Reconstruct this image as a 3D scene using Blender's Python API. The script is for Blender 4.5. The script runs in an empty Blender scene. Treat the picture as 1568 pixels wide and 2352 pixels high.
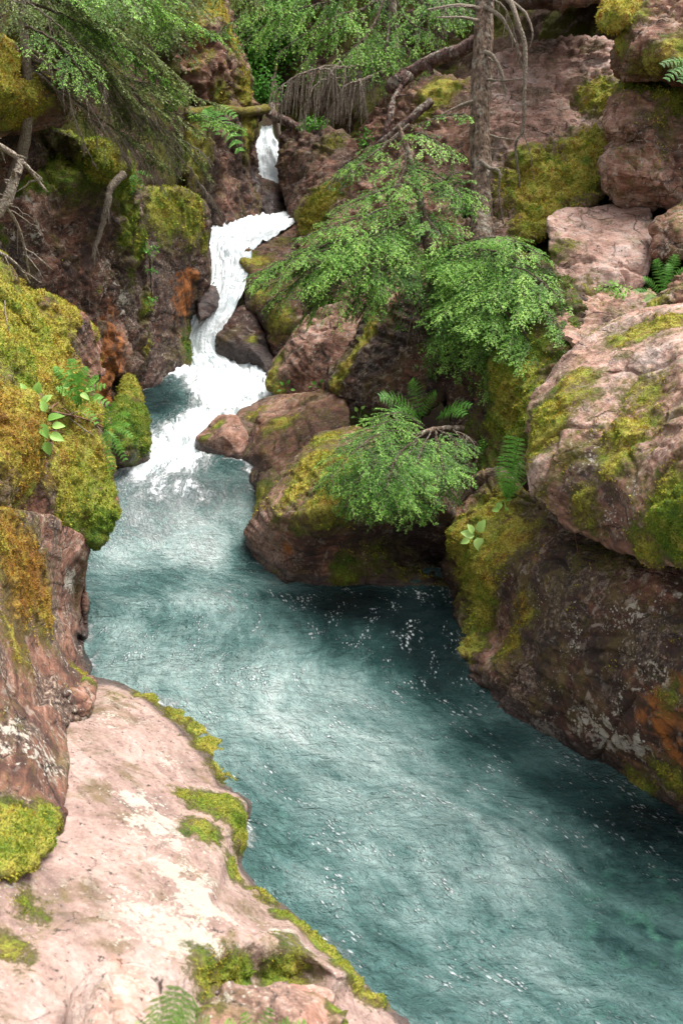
import bpy, bmesh, math, random
import numpy as np
from mathutils import Vector
from mathutils.bvhtree import BVHTree
from mathutils.geometry import delaunay_2d_cdt

rng = np.random.default_rng(7)
random.seed(7)
sc = bpy.context.scene
COL = sc.collection
R = math.radians

# ------------------------------------------------------------------ camera
LENS, PITCH, CAMH = 35.0, 25.0, 5.0
CP, SP = math.cos(R(PITCH)), math.sin(R(PITCH))
TH, TV = 12.0 / LENS, 18.0 / LENS
cam_d = bpy.data.cameras.new("camera")
cam = bpy.data.objects.new("camera", cam_d)
COL.objects.link(cam)
cam.location = (0, 0, CAMH)
cam.rotation_euler = (R(90 - PITCH), 0, 0)
cam_d.sensor_fit = 'VERTICAL'
cam_d.sensor_height = 36.0
cam_d.sensor_width = 24.0
cam_d.lens = LENS
cam_d.clip_end = 500
cam_d.dof.use_dof = True
cam_d.dof.focus_distance = 10.5
cam_d.dof.aperture_fstop = 2.6
sc.camera = cam
CAM = np.array([0, 0, CAMH])


def ray(u, v):
    """direction through a point of the picture (1568 x 2352 units)"""
    a = (u - 784) / 784 * TH
    b = (1176 - v) / 1176 * TV
    return np.array([a, CP + b * SP, -SP + b * CP])


def P(u, v, Y=None, z=None):
    """point of the place seen at (u,v): at distance Y ahead, or on the level z"""
    d = ray(u, v)
    t = Y / d[1] if z is None else (z - CAMH) / d[2]
    return CAM + d * t


def proj(p):
    q = np.asarray(p) - CAM
    f = q[..., 1] * CP - q[..., 2] * SP
    b = (q[..., 1] * SP + q[..., 2] * CP) / f
    a = q[..., 0] / f
    return np.stack([a / TH * 784 + 784, 1176 - b / TV * 1176], -1)


# ------------------------------------------------------------------ noise
_perm = rng.permutation(256)
_perm = np.concatenate([_perm, _perm, _perm])
_g = rng.normal(size=(256, 3))
_g /= np.linalg.norm(_g, axis=1)[:, None]


def perlin(p):
    p = np.asarray(p, float)
    i = np.floor(p).astype(int)
    f = p - i
    i &= 255
    w = f * f * f * (f * (f * 6 - 15) + 10)
    out = np.zeros(len(p))
    for dx in (0, 1):
        wx = w[:, 0] if dx else 1 - w[:, 0]
        a = _perm[i[:, 0] + dx]
        for dy in (0, 1):
            wy = w[:, 1] if dy else 1 - w[:, 1]
            b = _perm[a + ((i[:, 1] + dy) & 255)]
            for dz in (0, 1):
                wz = w[:, 2] if dz else 1 - w[:, 2]
                g = _g[_perm[b + ((i[:, 2] + dz) & 255)]]
                out += wx * wy * wz * (g[:, 0] * (f[:, 0] - dx) + g[:, 1] * (f[:, 1] - dy) + g[:, 2] * (f[:, 2] - dz))
    return out * 1.5


def fbm(p, octs=4, gain=0.5):
    s, a = np.zeros(len(p)), 1.0
    for k in range(octs):
        s += a * perlin(p * (2.03 ** k) + 17.3 * k)
        a *= gain
    return s


def ridged(p, octs=3):
    s, a = np.zeros(len(p)), 1.0
    for k in range(octs):
        s += a * (1 - 2 * np.abs(perlin(p * (2.1 ** k) + 9.1 * k)))
        a *= 0.5
    return s


def voronoi(p):
    """F1, F2 and a random value per cell"""
    i = np.floor(p).astype(int)
    f = p - i
    f1 = np.full(len(p), 9.0)
    f2 = np.full(len(p), 9.0)
    cell = np.zeros(len(p))
    plane = np.zeros(len(p))
    for dx in (-1, 0, 1):
        for dy in (-1, 0, 1):
            for dz in (-1, 0, 1):
                h = _perm[_perm[_perm[(i[:, 0] + dx) & 255] + ((i[:, 1] + dy) & 255)] + ((i[:, 2] + dz) & 255)]
                o = _g[h] * 0.4 + 0.5
                r = o + np.array([dx, dy, dz]) - f
                d = np.sqrt((r * r).sum(1))
                near = d < f1
                f2 = np.where(near, f1, np.minimum(f2, d))
                cell = np.where(near, h / 255.0, cell)
                plane = np.where(near, (r * _g[(h + 91) & 255]).sum(1), plane)
                f1 = np.where(near, d, f1)
    return f1, f2, cell, plane


def sstep(a, b, x):
    t = np.clip((x - a) / (b - a), 0, 1)
    return t * t * (3 - 2 * t)


# ------------------------------------------------------------------ materials
class NT:
    def __init__(self, name):
        self.m = bpy.data.materials.new(name)
        self.m.use_nodes = True
        self.t = self.m.node_tree
        self.t.nodes.clear()

    def n(self, kind, **kw):
        nd = self.t.nodes.new(kind)
        for k, v in kw.items():
            if k.startswith('i_'):
                nd.inputs[k[2:].replace('_', ' ')].default_value = v
            else:
                setattr(nd, k, v)
        return nd

    def l(self, a, b):
        self.t.links.new(a, b)

    def val(self, x, sock):
        if isinstance(x, (int, float)):
            sock.default_value = x
        elif isinstance(x, tuple):
            sock.default_value = x if len(x) == 4 or sock.type == 'VECTOR' else (*x, 1)
        else:
            self.l(x, sock)

    def math(self, op, a, b=0.0, c=None, clamp=False):
        nd = self.n('ShaderNodeMath', operation=op)
        nd.use_clamp = clamp
        self.val(a, nd.inputs[0])
        self.val(b, nd.inputs[1])
        if c is not None:
            self.val(c, nd.inputs[2])
        return nd.outputs[0]

    def mix(self, f, a, b, mode='MIX'):
        nd = self.n('ShaderNodeMix', data_type='RGBA', blend_type=mode)
        self.val(f, nd.inputs[0])
        self.val(a, nd.inputs[6])
        self.val(b, nd.inputs[7])
        return nd.outputs[2]

    def step(self, x, a, b, lo=0.0, hi=1.0):  # smooth step, scaled
        nd = self.n('ShaderNodeMapRange', interpolation_type='SMOOTHSTEP')
        self.val(x, nd.inputs[0])
        for k, v in ((1, a), (2, b), (3, lo), (4, hi)):
            self.val(v, nd.inputs[k])
        return nd.outputs[0]

    def noise(self, co, scale, detail=3, rough=0.55, dist=0.0):
        nd = self.n('ShaderNodeTexNoise')
        self.l(co, nd.inputs['Vector'])
        nd.inputs['Scale'].default_value = scale
        nd.inputs['Detail'].default_value = detail
        nd.inputs['Roughness'].default_value = rough
        nd.inputs['Distortion'].default_value = dist
        return nd.outputs[0]

    def vor(self, co, scale, feature='F1', rand=1.0):
        nd = self.n('ShaderNodeTexVoronoi', feature=feature)
        self.l(co, nd.inputs['Vector'])
        nd.inputs['Scale'].default_value = scale
        nd.inputs['Randomness'].default_value = rand
        return nd

    def attr(self, name):
        return self.n('ShaderNodeAttribute', attribute_name=name).outputs['Fac']

    def mapping(self, co, scale=(1, 1, 1), rot=(0, 0, 0), loc=None):
        nd = self.n('ShaderNodeMapping')
        self.l(co, nd.inputs[0])
        nd.inputs['Scale'].default_value = scale
        nd.inputs['Rotation'].default_value = rot
        if loc is not None:
            self.l(loc, nd.inputs['Location'])
        return nd.outputs[0]

    def bump(self, h, strength, dist, normal=None):
        nd = self.n('ShaderNodeBump')
        nd.inputs['Strength'].default_value = strength
        nd.inputs['Distance'].default_value = dist
        self.l(h, nd.inputs['Height'])
        if normal is not None:
            self.l(normal, nd.inputs['Normal'])
        return nd.outputs[0]

    def principled(self, col, rough=0.8, normal=None, spec=0.5):
        nd = self.n('ShaderNodeBsdfPrincipled')
        self.val(col, nd.inputs['Base Color'])
        self.val(rough, nd.inputs['Roughness'])
        nd.inputs['Specular IOR Level'].default_value = spec
        if normal is not None:
            self.l(normal, nd.inputs['Normal'])
        return nd

    def out(self, sh):
        o = self.n('ShaderNodeOutputMaterial')
        self.l(sh, o.inputs[0])
        return self.m


def objco(T):
    tc = T.n('ShaderNodeTexCoord')
    oi = T.n('ShaderNodeObjectInfo')
    off = T.n('ShaderNodeVectorMath', operation='SCALE')
    cx = T.n('ShaderNodeCombineXYZ')
    for k in range(3):
        T.l(oi.outputs['Random'], cx.inputs[k])
    T.l(cx.outputs[0], off.inputs[0])
    off.inputs['Scale'].default_value = 37.0
    ad = T.n('ShaderNodeVectorMath', operation='ADD')
    T.l(tc.outputs['Object'], ad.inputs[0])
    T.l(off.outputs[0], ad.inputs[1])
    return ad.outputs[0]


def mat_moss_color(T, co, hue):
    """moss from rusty brown (0) over yellow olive (0.5) to deep green (1)"""
    n = T.noise(co, 5.0, 4, 0.65)
    h = T.math('ADD', hue, T.math('MULTIPLY', T.math('SUBTRACT', n, 0.5), 1.3), clamp=True)
    cr = T.n('ShaderNodeValToRGB')
    T.l(h, cr.inputs[0])
    e = cr.color_ramp.elements
    e[0].position, e[0].color = 0.08, (0.26, 0.110, 0.020, 1)
    e[1].position, e[1].color = 1.0, (0.035, 0.10, 0.008, 1)
    for p, c in ((0.28, (0.37, 0.23, 0.038, 1)), (0.48, (0.43, 0.39, 0.060, 1)), (0.66, (0.22, 0.275, 0.028, 1)), (0.82, (0.12, 0.215, 0.016, 1))):
        q = e.new(p)
        q.color = c
    return cr.outputs[0]


def mat_rock():
    T = NT('rock')
    co = objco(T)
    tone, moss, lich, stain, wet, hue = (T.attr(a) for a in ('tone', 'moss', 'lichen', 'stain', 'wet', 'mhue'))
    big = T.noise(co, 1.3, 5, 0.6, 0.4)
    med = T.noise(co, 6.0, 6, 0.65, 0.3)
    fine = T.noise(co, 34.0, 5, 0.7)
    bed = T.noise(T.mapping(co, (1.2, 1.2, 9.0), (0.35, 0.25, 0.0)), 2.4, 6, 0.6, 0.5)
    f = T.math('ADD', tone, T.math('MULTIPLY', T.math('SUBTRACT', big, 0.5), 1.1))
    f = T.math('ADD', f, T.math('MULTIPLY', T.math('SUBTRACT', bed, 0.5), 0.9))
    f = T.math('ADD', f, T.math('MULTIPLY', T.math('SUBTRACT', med, 0.5), 0.7), clamp=True)
    cr = T.n('ShaderNodeValToRGB')
    T.l(f, cr.inputs[0])
    e = cr.color_ramp.elements
    e[0].position, e[0].color = 0.0, (0.026, 0.017, 0.014, 1)
    e[1].position, e[1].color = 1.0, (0.58, 0.44, 0.39, 1)
    for p, c in ((0.25, (0.070, 0.029, 0.020, 1)), (0.5, (0.235, 0.105, 0.066, 1)), (0.75, (0.49, 0.285, 0.22, 1))):
        q = e.new(p)
        q.color = c
    c = cr.outputs[0]
    c = T.mix(T.attr('pale'), c, T.mix(f, (0.22, 0.155, 0.138), (0.47, 0.365, 0.335)))
    # joints: thin broken cracks
    ck = T.n('ShaderNodeVectorMath', operation='MULTIPLY_ADD')
    nzc = T.n('ShaderNodeTexNoise')
    T.l(co, nzc.inputs['Vector'])
    nzc.inputs['Scale'].default_value = 3.0
    nzc.inputs['Detail'].default_value = 5
    T.l(nzc.outputs['Color'], ck.inputs[0])
    ck.inputs[1].default_value = (0.30, 0.30, 0.30)
    T.l(co, ck.inputs[2])
    ve = T.vor(T.mapping(ck.outputs[0], (1.0, 1.0, 1.9), (0.3, 0.2, 0.4)), 1.5, 'DISTANCE_TO_EDGE')
    cmask = T.step(T.noise(co, 1.7, 3), 0.45, 0.58)
    crack = T.math('MULTIPLY', T.math('MULTIPLY', T.step(ve.outputs['Distance'], 0.004, 0.022, 1.0, 0.0), cmask), T.math('MULTIPLY', T.attr('crust'), 1.7, clamp=True))
    c = T.mix(T.math('MULTIPLY', crack, 0.8), c, (0.018, 0.013, 0.011))
    # grain
    c = T.mix(T.step(fine, 0.35, 0.7, 0.0, 0.35), c, (0.06, 0.04, 0.035), 'MIX')
    # a thin olive-brown film of algae here and there
    fl = T.noise(co, 2.1, 6, 0.68, 0.5)
    c = T.mix(T.step(fl, 0.50, 0.66, 0.0, 0.75), c, T.mix(med, (0.045, 0.035, 0.012), (0.19, 0.135, 0.045)))
    # grey crust lichen in ragged patches, black specks
    gl = T.noise(co, 9.0, 8, 0.72, 0.6)
    c = T.mix(T.math('MULTIPLY', T.step(gl, 0.54, 0.60), T.step(big, 0.35, 0.6, 0.12, 0.6)), c, T.mix(fine, (0.23, 0.19, 0.155), (0.50, 0.43, 0.36)))
    bl = T.noise(co, 17.0, 6, 0.75)
    c = T.mix(T.step(bl, 0.585, 0.64, 0.0, 0.85), c, (0.022, 0.019, 0.016))
    pk = T.noise(co, 1.9, 5, 0.65, 0.8)
    sp_ = T.noise(co, 30.0, 7, 0.72)
    spc = T.n('ShaderNodeValToRGB')
    T.l(sp_, spc.inputs[0])
    spc.color_ramp.elements[0].position, spc.color_ramp.elements[0].color = 0.40, (0.020, 0.015, 0.013, 1)
    spc.color_ramp.elements[1].position, spc.color_ramp.elements[1].color = 0.66, (0.56, 0.47, 0.39, 1)
    for p_, c_ in ((0.49, (0.055, 0.040, 0.032, 1)), (0.57, (0.25, 0.175, 0.130, 1))):
        spc.color_ramp.elements.new(p_).color = c_
    c = T.mix(T.math('MULTIPLY', T.step(pk, 0.50, 0.58), T.attr('crust')), c, spc.outputs[0])
    # white lichen: rounded rosettes that fuse where there is more of it
    lich = T.math('MULTIPLY', lich, T.step(T.noise(co, 2.7, 3, 0.6), 0.36, 0.62, 0.25, 1.1))
    vv = T.vor(co, 10.0)
    vw = T.vor(co, 27.0)
    jag = T.noise(co, 40.0, 5, 0.7)
    d1 = T.math('ADD', vv.outputs['Distance'], T.math('MULTIPLY', T.math('SUBTRACT', jag, 0.5), 0.5))
    d2 = T.math('ADD', vw.outputs['Distance'], T.math('MULTIPLY', T.math('SUBTRACT', jag, 0.5), 0.6))
    crust = T.math('ADD', T.noise(co, 15.0, 7, 0.72, 0.4), T.math('MULTIPLY', lich, 0.38))
    lm = T.math('MAXIMUM', T.step(T.math('SUBTRACT', T.math('MULTIPLY', T.math('SUBTRACT', lich, 0.3), 0.85), d1), 0.0, 0.06),
                T.step(T.math('SUBTRACT', T.math('MULTIPLY', lich, 0.66), d2), 0.0, 0.08))
    lm = T.math('MAXIMUM', lm, T.step(crust, 0.70, 0.76))
    lm = T.math('MULTIPLY', lm, T.step(fine, 0.28, 0.42))
    c = T.mix(T.math('MULTIPLY', lm, 0.92), c, T.mix(med, (0.33, 0.30, 0.25), (0.50, 0.47, 0.40)))
    # rust
    sm = T.math('MULTIPLY', T.step(T.math('ADD', stain, T.math('MULTIPLY', T.math('SUBTRACT', med, 0.5), 2.0)), 0.35, 1.0), 0.85)
    c = T.mix(sm, c, T.mix(T.step(med, .35, .65), (0.085, 0.032, 0.012), (0.38, 0.125, 0.022)))
    # water-dark rock
    wm = T.step(T.math('ADD', wet, T.math('MULTIPLY', T.math('SUBTRACT', med, 0.5), 0.5)), 0.35, 0.75)
    c = T.mix(T.math('MULTIPLY', wm, 0.75), c, T.mix(med, (0.014, 0.013, 0.014), (0.05, 0.032, 0.03)))
    # moss
    mn = T.math('ADD', moss, T.math('MULTIPLY', T.math('SUBTRACT', T.noise(co, 10.0, 9, 0.78), 0.5), 1.8))
    thin = T.step(mn, 0.20, 0.44, 0.0, 0.5)
    c = T.mix(thin, c, T.mix(med, (0.07, 0.060, 0.012), (0.27, 0.24, 0.05)))
    mm = T.step(mn, 0.36, 0.66)
    mc = mat_moss_color(T, co, hue)
    mv = T.noise(co, 60.0, 4, 0.75)
    mc = T.mix(T.step(mv, 0.30, 0.62, 0.75, 0.0), mc, (0.022, 0.022, 0.006))
    c = T.mix(mm, c, mc)
    h = T.math('ADD', T.math('MULTIPLY', med, 0.9), T.math('MULTIPLY', fine, 0.45))
    h = T.math('ADD', h, T.math('MULTIPLY', T.noise(co, 95.0, 3, 0.7), 0.16))
    h = T.math('ADD', h, T.math('MULTIPLY', bed, 0.6))
    h = T.math('ADD', h, T.math('MULTIPLY', T.math('MULTIPLY', T.math('ADD', mv, T.noise(co, 28.0, 3)), mm), 0.7))
    h = T.math('SUBTRACT', h, T.math('MULTIPLY', crack, 0.7))
    nb = T.bump(h, 0.9, 0.045)
    rough = T.math('SUBTRACT', 0.88, T.math('MULTIPLY', wm, 0.62))
    rough = T.math('ADD', rough, T.math('MULTIPLY', mm, 0.3), clamp=True)
    return T.out(T.principled(c, rough, nb, 0.4).outputs[0])


def mat_moss():
    T = NT('moss_cushion')
    co = objco(T)
    hue, tint = T.attr('mhue'), T.attr('tint')
    c = mat_moss_color(T, co, hue)
    c = T.mix(0.6, c, T.mix(tint, (0.45, 0.45, 0.4), (1.9, 1.85, 1.7)), 'MULTIPLY')
    p = T.principled(c, 0.9, None, 0.15)
    tr = T.n('ShaderNodeBsdfTranslucent')
    T.l(c, tr.inputs[0])
    ms = T.n('ShaderNodeMixShader')
    ms.inputs[0].default_value = 0.25
    T.l(p.outputs[0], ms.inputs[1])
    T.l(tr.outputs[0], ms.inputs[2])
    return T.out(ms.outputs[0])


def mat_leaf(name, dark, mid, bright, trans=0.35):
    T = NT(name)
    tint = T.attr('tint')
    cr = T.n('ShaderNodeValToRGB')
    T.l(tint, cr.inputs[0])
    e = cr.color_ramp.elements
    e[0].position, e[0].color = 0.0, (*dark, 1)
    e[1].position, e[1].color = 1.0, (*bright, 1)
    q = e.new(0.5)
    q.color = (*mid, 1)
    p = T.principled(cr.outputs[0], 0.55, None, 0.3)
    tr = T.n('ShaderNodeBsdfTranslucent')
    T.l(T.mix(0.5, cr.outputs[0], (0.5, 0.6, 0.1), 'MIX'), tr.inputs[0])
    T.l(cr.outputs[0], tr.inputs[0])
    ms = T.n('ShaderNodeMixShader')
    ms.inputs[0].default_value = trans
    T.l(p.outputs[0], ms.inputs[1])
    T.l(tr.outputs[0], ms.inputs[2])
    return T.out(ms.outputs[0])


def mat_bark(name, a, b, moss=0.0, scale=1.0):
    T = NT(name)
    co = objco(T)
    n = T.noise(T.mapping(co, (1, 1, 0.35)), 22.0 * scale, 6, 0.7, 0.6)
    pl = T.vor(T.mapping(co, (1, 1, 0.45)), 26.0 * scale)
    f = T.math('ADD', T.step(n, 0.35, 0.65, 0, 0.8), T.math('MULTIPLY', pl.outputs['Distance'], 0.4), clamp=True)
    c = T.mix(f, a, b)
    g = T.noise(co, 5.0 * scale, 5, 0.7)
    c = T.mix(T.step(g, 0.52, 0.62, 0.0, 0.7), c, (0.36, 0.33, 0.27))
    if moss:
        c = T.mix(T.step(T.noise(co, 4.0, 5, 0.7), 0.62 - 0.3 * moss, 0.70 - 0.25 * moss), c, (0.14, 0.12, 0.02))
    nb = T.bump(T.math('ADD', n, pl.outputs['Distance']), 1.0, 0.03)
    return T.out(T.principled(c, 0.9, nb, 0.2).outputs[0])


def mat_soil():
    T = NT('forest_soil')
    co = objco(T)
    n = T.noise(co, 1.1, 6, 0.65)
    f = T.noise(co, 16.0, 7, 0.75)
    c = T.mix(f, (0.020, 0.014, 0.010), (0.13, 0.075, 0.050))
    c = T.mix(T.step(n, 0.44, 0.56), c, T.mix(f, (0.025, 0.030, 0.006), (0.15, 0.14, 0.02)))
    c = T.mix(T.step(T.noise(co, 3.0, 5, 0.7), 0.58, 0.66), c, T.mix(f, (0.10, 0.06, 0.05), (0.33, 0.21, 0.18)))
    return T.out(T.principled(c, 0.95, T.bump(f, 1.0, 0.12), 0.2).outputs[0])


def mat_water():
    T = NT('glacier_water')
    uv = T.n('ShaderNodeUVMap', uv_map='flow').outputs[0]
    pos = T.n('ShaderNodeNewGeometry').outputs['Position']
    aer, foam, fleck, bedv = (T.attr(a) for a in ('aer', 'foam', 'fleck', 'bed'))
    swirl = T.noise(pos, 0.9, 3, 0.5)
    warp = T.n('ShaderNodeVectorMath', operation='MULTIPLY_ADD')
    nz = T.n('ShaderNodeTexNoise')
    T.l(pos, nz.inputs['Vector'])
    nz.inputs['Scale'].default_value = 1.0
    nz.inputs['Detail'].default_value = 2
    T.l(nz.outputs['Color'], warp.inputs[0])
    warp.inputs[1].default_value = (0.40, 0.40, 0)
    T.l(uv, warp.inputs[2])
    wuv = warp.outputs[0]
    st = T.noise(T.mapping(wuv, (1.3, 3.0, 1)), 1.6, 8, 0.66, 0.5)      # long streaks
    st2 = T.noise(T.mapping(wuv, (4.2, 7.5, 1)), 2.2, 6, 0.66, 1.2)      # short broken streaks
    st3 = T.noise(T.mapping(wuv, (7.0, 13.0, 1)), 3.2, 4, 0.7, 0.3)
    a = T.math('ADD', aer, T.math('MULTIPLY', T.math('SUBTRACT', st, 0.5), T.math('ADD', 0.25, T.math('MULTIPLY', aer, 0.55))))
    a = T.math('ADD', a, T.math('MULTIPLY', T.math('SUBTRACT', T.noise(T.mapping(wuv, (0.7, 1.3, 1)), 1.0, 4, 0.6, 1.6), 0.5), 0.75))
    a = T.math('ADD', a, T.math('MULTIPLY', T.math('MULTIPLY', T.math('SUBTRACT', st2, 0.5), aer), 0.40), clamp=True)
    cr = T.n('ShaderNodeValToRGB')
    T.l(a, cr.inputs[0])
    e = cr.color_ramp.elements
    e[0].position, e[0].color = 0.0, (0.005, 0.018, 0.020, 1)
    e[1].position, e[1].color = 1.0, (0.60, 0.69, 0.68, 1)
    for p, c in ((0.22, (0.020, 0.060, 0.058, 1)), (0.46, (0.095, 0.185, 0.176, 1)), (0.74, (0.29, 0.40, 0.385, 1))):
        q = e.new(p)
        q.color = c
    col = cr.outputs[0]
    # the bed showing through the shallow clear corner
    bn = T.noise(pos, 5.5, 4, 0.6)
    col = T.mix(T.math('MULTIPLY', bedv, T.step(bn, 0.5, 0.68)), col, (0.075, 0.20, 0.15))
    bn2 = T.noise(pos, 2.2, 3, 0.6)
    col = T.mix(T.math('MULTIPLY', bedv, T.step(bn2, 0.52, 0.7, 0, 0.6)), col, (0.020, 0.060, 0.045))
    # foam
    fm = T.math('ADD', foam, T.math('MULTIPLY', T.math('SUBTRACT', st2, 0.5), 1.5))
    fm = T.math('ADD', fm, T.math('MULTIPLY', T.math('SUBTRACT', st, 0.5), 0.9))
    fm = T.math('ADD', fm, T.math('MULTIPLY', T.math('MULTIPLY', T.math('SUBTRACT', T.noise(T.mapping(uv, (0.55, 3.4, 1)), 1.9, 6, 0.65, 0.6), 0.5), foam), 1.9))
    fm = T.step(fm, 0.38, 1.0)
    cf = T.math('ADD', T.math('MULTIPLY', foam, 1.0), T.math('MULTIPLY', T.math('SUBTRACT', st2, 0.5), 2.0))
    gr0 = T.noise(T.mapping(wuv, (1.0, 1.5, 1)), 24.0, 4, 0.7)
    cf = T.math('ADD', cf, T.math('MULTIPLY', T.math('SUBTRACT', gr0, 0.5), 1.8))
    fm = T.math('MAXIMUM', fm, T.math('MULTIPLY', T.step(cf, 0.66, 0.95), 0.75))
    # flecks: drifting bubbles, and sparkle painted in as white specks
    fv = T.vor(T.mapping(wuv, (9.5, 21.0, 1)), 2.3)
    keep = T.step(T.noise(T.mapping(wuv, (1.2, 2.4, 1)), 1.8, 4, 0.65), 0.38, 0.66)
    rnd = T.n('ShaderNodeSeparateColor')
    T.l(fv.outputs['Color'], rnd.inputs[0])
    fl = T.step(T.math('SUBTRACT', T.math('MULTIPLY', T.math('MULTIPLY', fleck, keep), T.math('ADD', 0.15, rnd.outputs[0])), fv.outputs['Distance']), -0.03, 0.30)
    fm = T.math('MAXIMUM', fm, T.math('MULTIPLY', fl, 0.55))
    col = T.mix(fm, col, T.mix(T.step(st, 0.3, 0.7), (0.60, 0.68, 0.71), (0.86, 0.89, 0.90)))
    h = T.math('ADD', T.math('MULTIPLY', st2, 0.45), T.math('MULTIPLY', st3, 0.35))
    h = T.math('ADD', h, T.math('MULTIPLY', T.noise(pos, 16.0, 4, 0.6), 0.35))
    h = T.math('ADD', h, T.math('MULTIPLY', T.noise(T.mapping(wuv, (2.2, 1.0, 1)), 5.5, 4, 0.6, 1.0), 1.4))
    h = T.math('MULTIPLY', h, T.math('SUBTRACT', 1.0, T.math('MULTIPLY', fm, 0.75)))
    nb = T.bump(h, 1.0, 0.11)
    gr = T.noise(T.mapping(wuv, (1.0, 2.0, 1)), 42.0, 3, 0.7)
    col = T.mix(T.step(gr, 0.56, 0.70, 0.0, T.math('MULTIPLY', aer, 0.10)), col, (0.62, 0.70, 0.70))
    rough = T.math('ADD', 0.06, T.math('MULTIPLY', fm, 0.6))
    p = T.principled(col, rough, nb, 0.5)
    p.inputs['IOR'].default_value = 1.33
    return T.out(p.outputs[0])


M = dict(
    rock=mat_rock(), moss=mat_moss(), soil=mat_soil(), water=mat_water(),
    hemlock=mat_leaf('hemlock_needles', (0.032, 0.095, 0.014), (0.150, 0.345, 0.048), (0.40, 0.66, 0.14)),
    olive=mat_leaf('olive_needles', (0.040, 0.065, 0.016), (0.15, 0.22, 0.055), (0.34, 0.43, 0.14)),  # duller olive green needles
    fern=mat_leaf('fern_green', (0.030, 0.110, 0.012), (0.085, 0.270, 0.030), (0.22, 0.48, 0.085)),
    pale=mat_leaf('pale_leaf', (0.12, 0.28, 0.04), (0.28, 0.50, 0.10), (0.48, 0.70, 0.22)),
    bark=mat_bark('conifer_bark', (0.014, 0.009, 0.007), (0.27, 0.19, 0.14)),
    twig=mat_bark('twig_bark', (0.045, 0.032, 0.022), (0.19, 0.14, 0.10), 0, 3.0),
    dead=mat_bark('dead_wood', (0.16, 0.12, 0.09), (0.46, 0.38, 0.30), 0, 3.0),
    log=mat_bark('old_log', (0.020, 0.013, 0.012), (0.17, 0.10, 0.085), 0.0),
    mosslog=mat_bark('mossy_wood', (0.045, 0.032, 0.012), (0.16, 0.11, 0.05), 0.8),
    needle=mat_bark('fallen_needles', (0.15, 0.06, 0.035), (0.36, 0.19, 0.12), 0, 3.0),
)


# ------------------------------------------------------------------ mesh helpers
def mesh_np(name, V, F, mats, mi=None, smooth=True):
    """V (n,3), F a list of (k,m) integer arrays (faces of equal size each)"""
    me = bpy.data.meshes.new(name)
    V = np.asarray(V, np.float32)
    Fs = [f for f in F if len(f)]
    me.vertices.add(len(V))
    me.vertices.foreach_set('co', V.ravel())
    loops = np.concatenate([f.ravel() for f in Fs]).astype(np.int32)
    sizes = np.concatenate([np.full(len(f), f.shape[1]) for f in Fs]).astype(np.int32)
    starts = np.concatenate([[0], np.cumsum(sizes)[:-1]]).astype(np.int32)
    me.loops.add(len(loops))
    me.loops.foreach_set('vertex_index', loops)
    me.polygons.add(len(sizes))
    me.polygons.foreach_set('loop_start', starts)
    for m in mats:
        me.materials.append(m)
    if mi is not None:
        me.polygons.foreach_set('material_index', np.asarray(mi, np.int32))
    me.polygons.foreach_set('use_smooth', np.full(len(sizes), smooth))
    me.update(calc_edges=True)
    return me


def fattr(me, name, arr):
    a = me.attributes.new(name, 'FLOAT', 'POINT')
    a.data.foreach_set('value', np.asarray(arr, np.float32))


def link(name, me, parent=None, loc=(0, 0, 0)):
    o = bpy.data.objects.new(name, me)
    COL.objects.link(o)
    o.location = tuple(loc)
    if parent is not None:
        o.parent = parent
    return o


def tag(o, label, cat, group=None, kind=None):
    o['label'] = label
    o['category'] = cat
    if group:
        o['group'] = group
    if kind:
        o['kind'] = kind
    return o


def thing(name, loc, label, cat, group=None):
    return tag(link(name, None, None, loc), label, cat, group)


# ------------------------------------------------------------------ rocks
ROCKS = []


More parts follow.
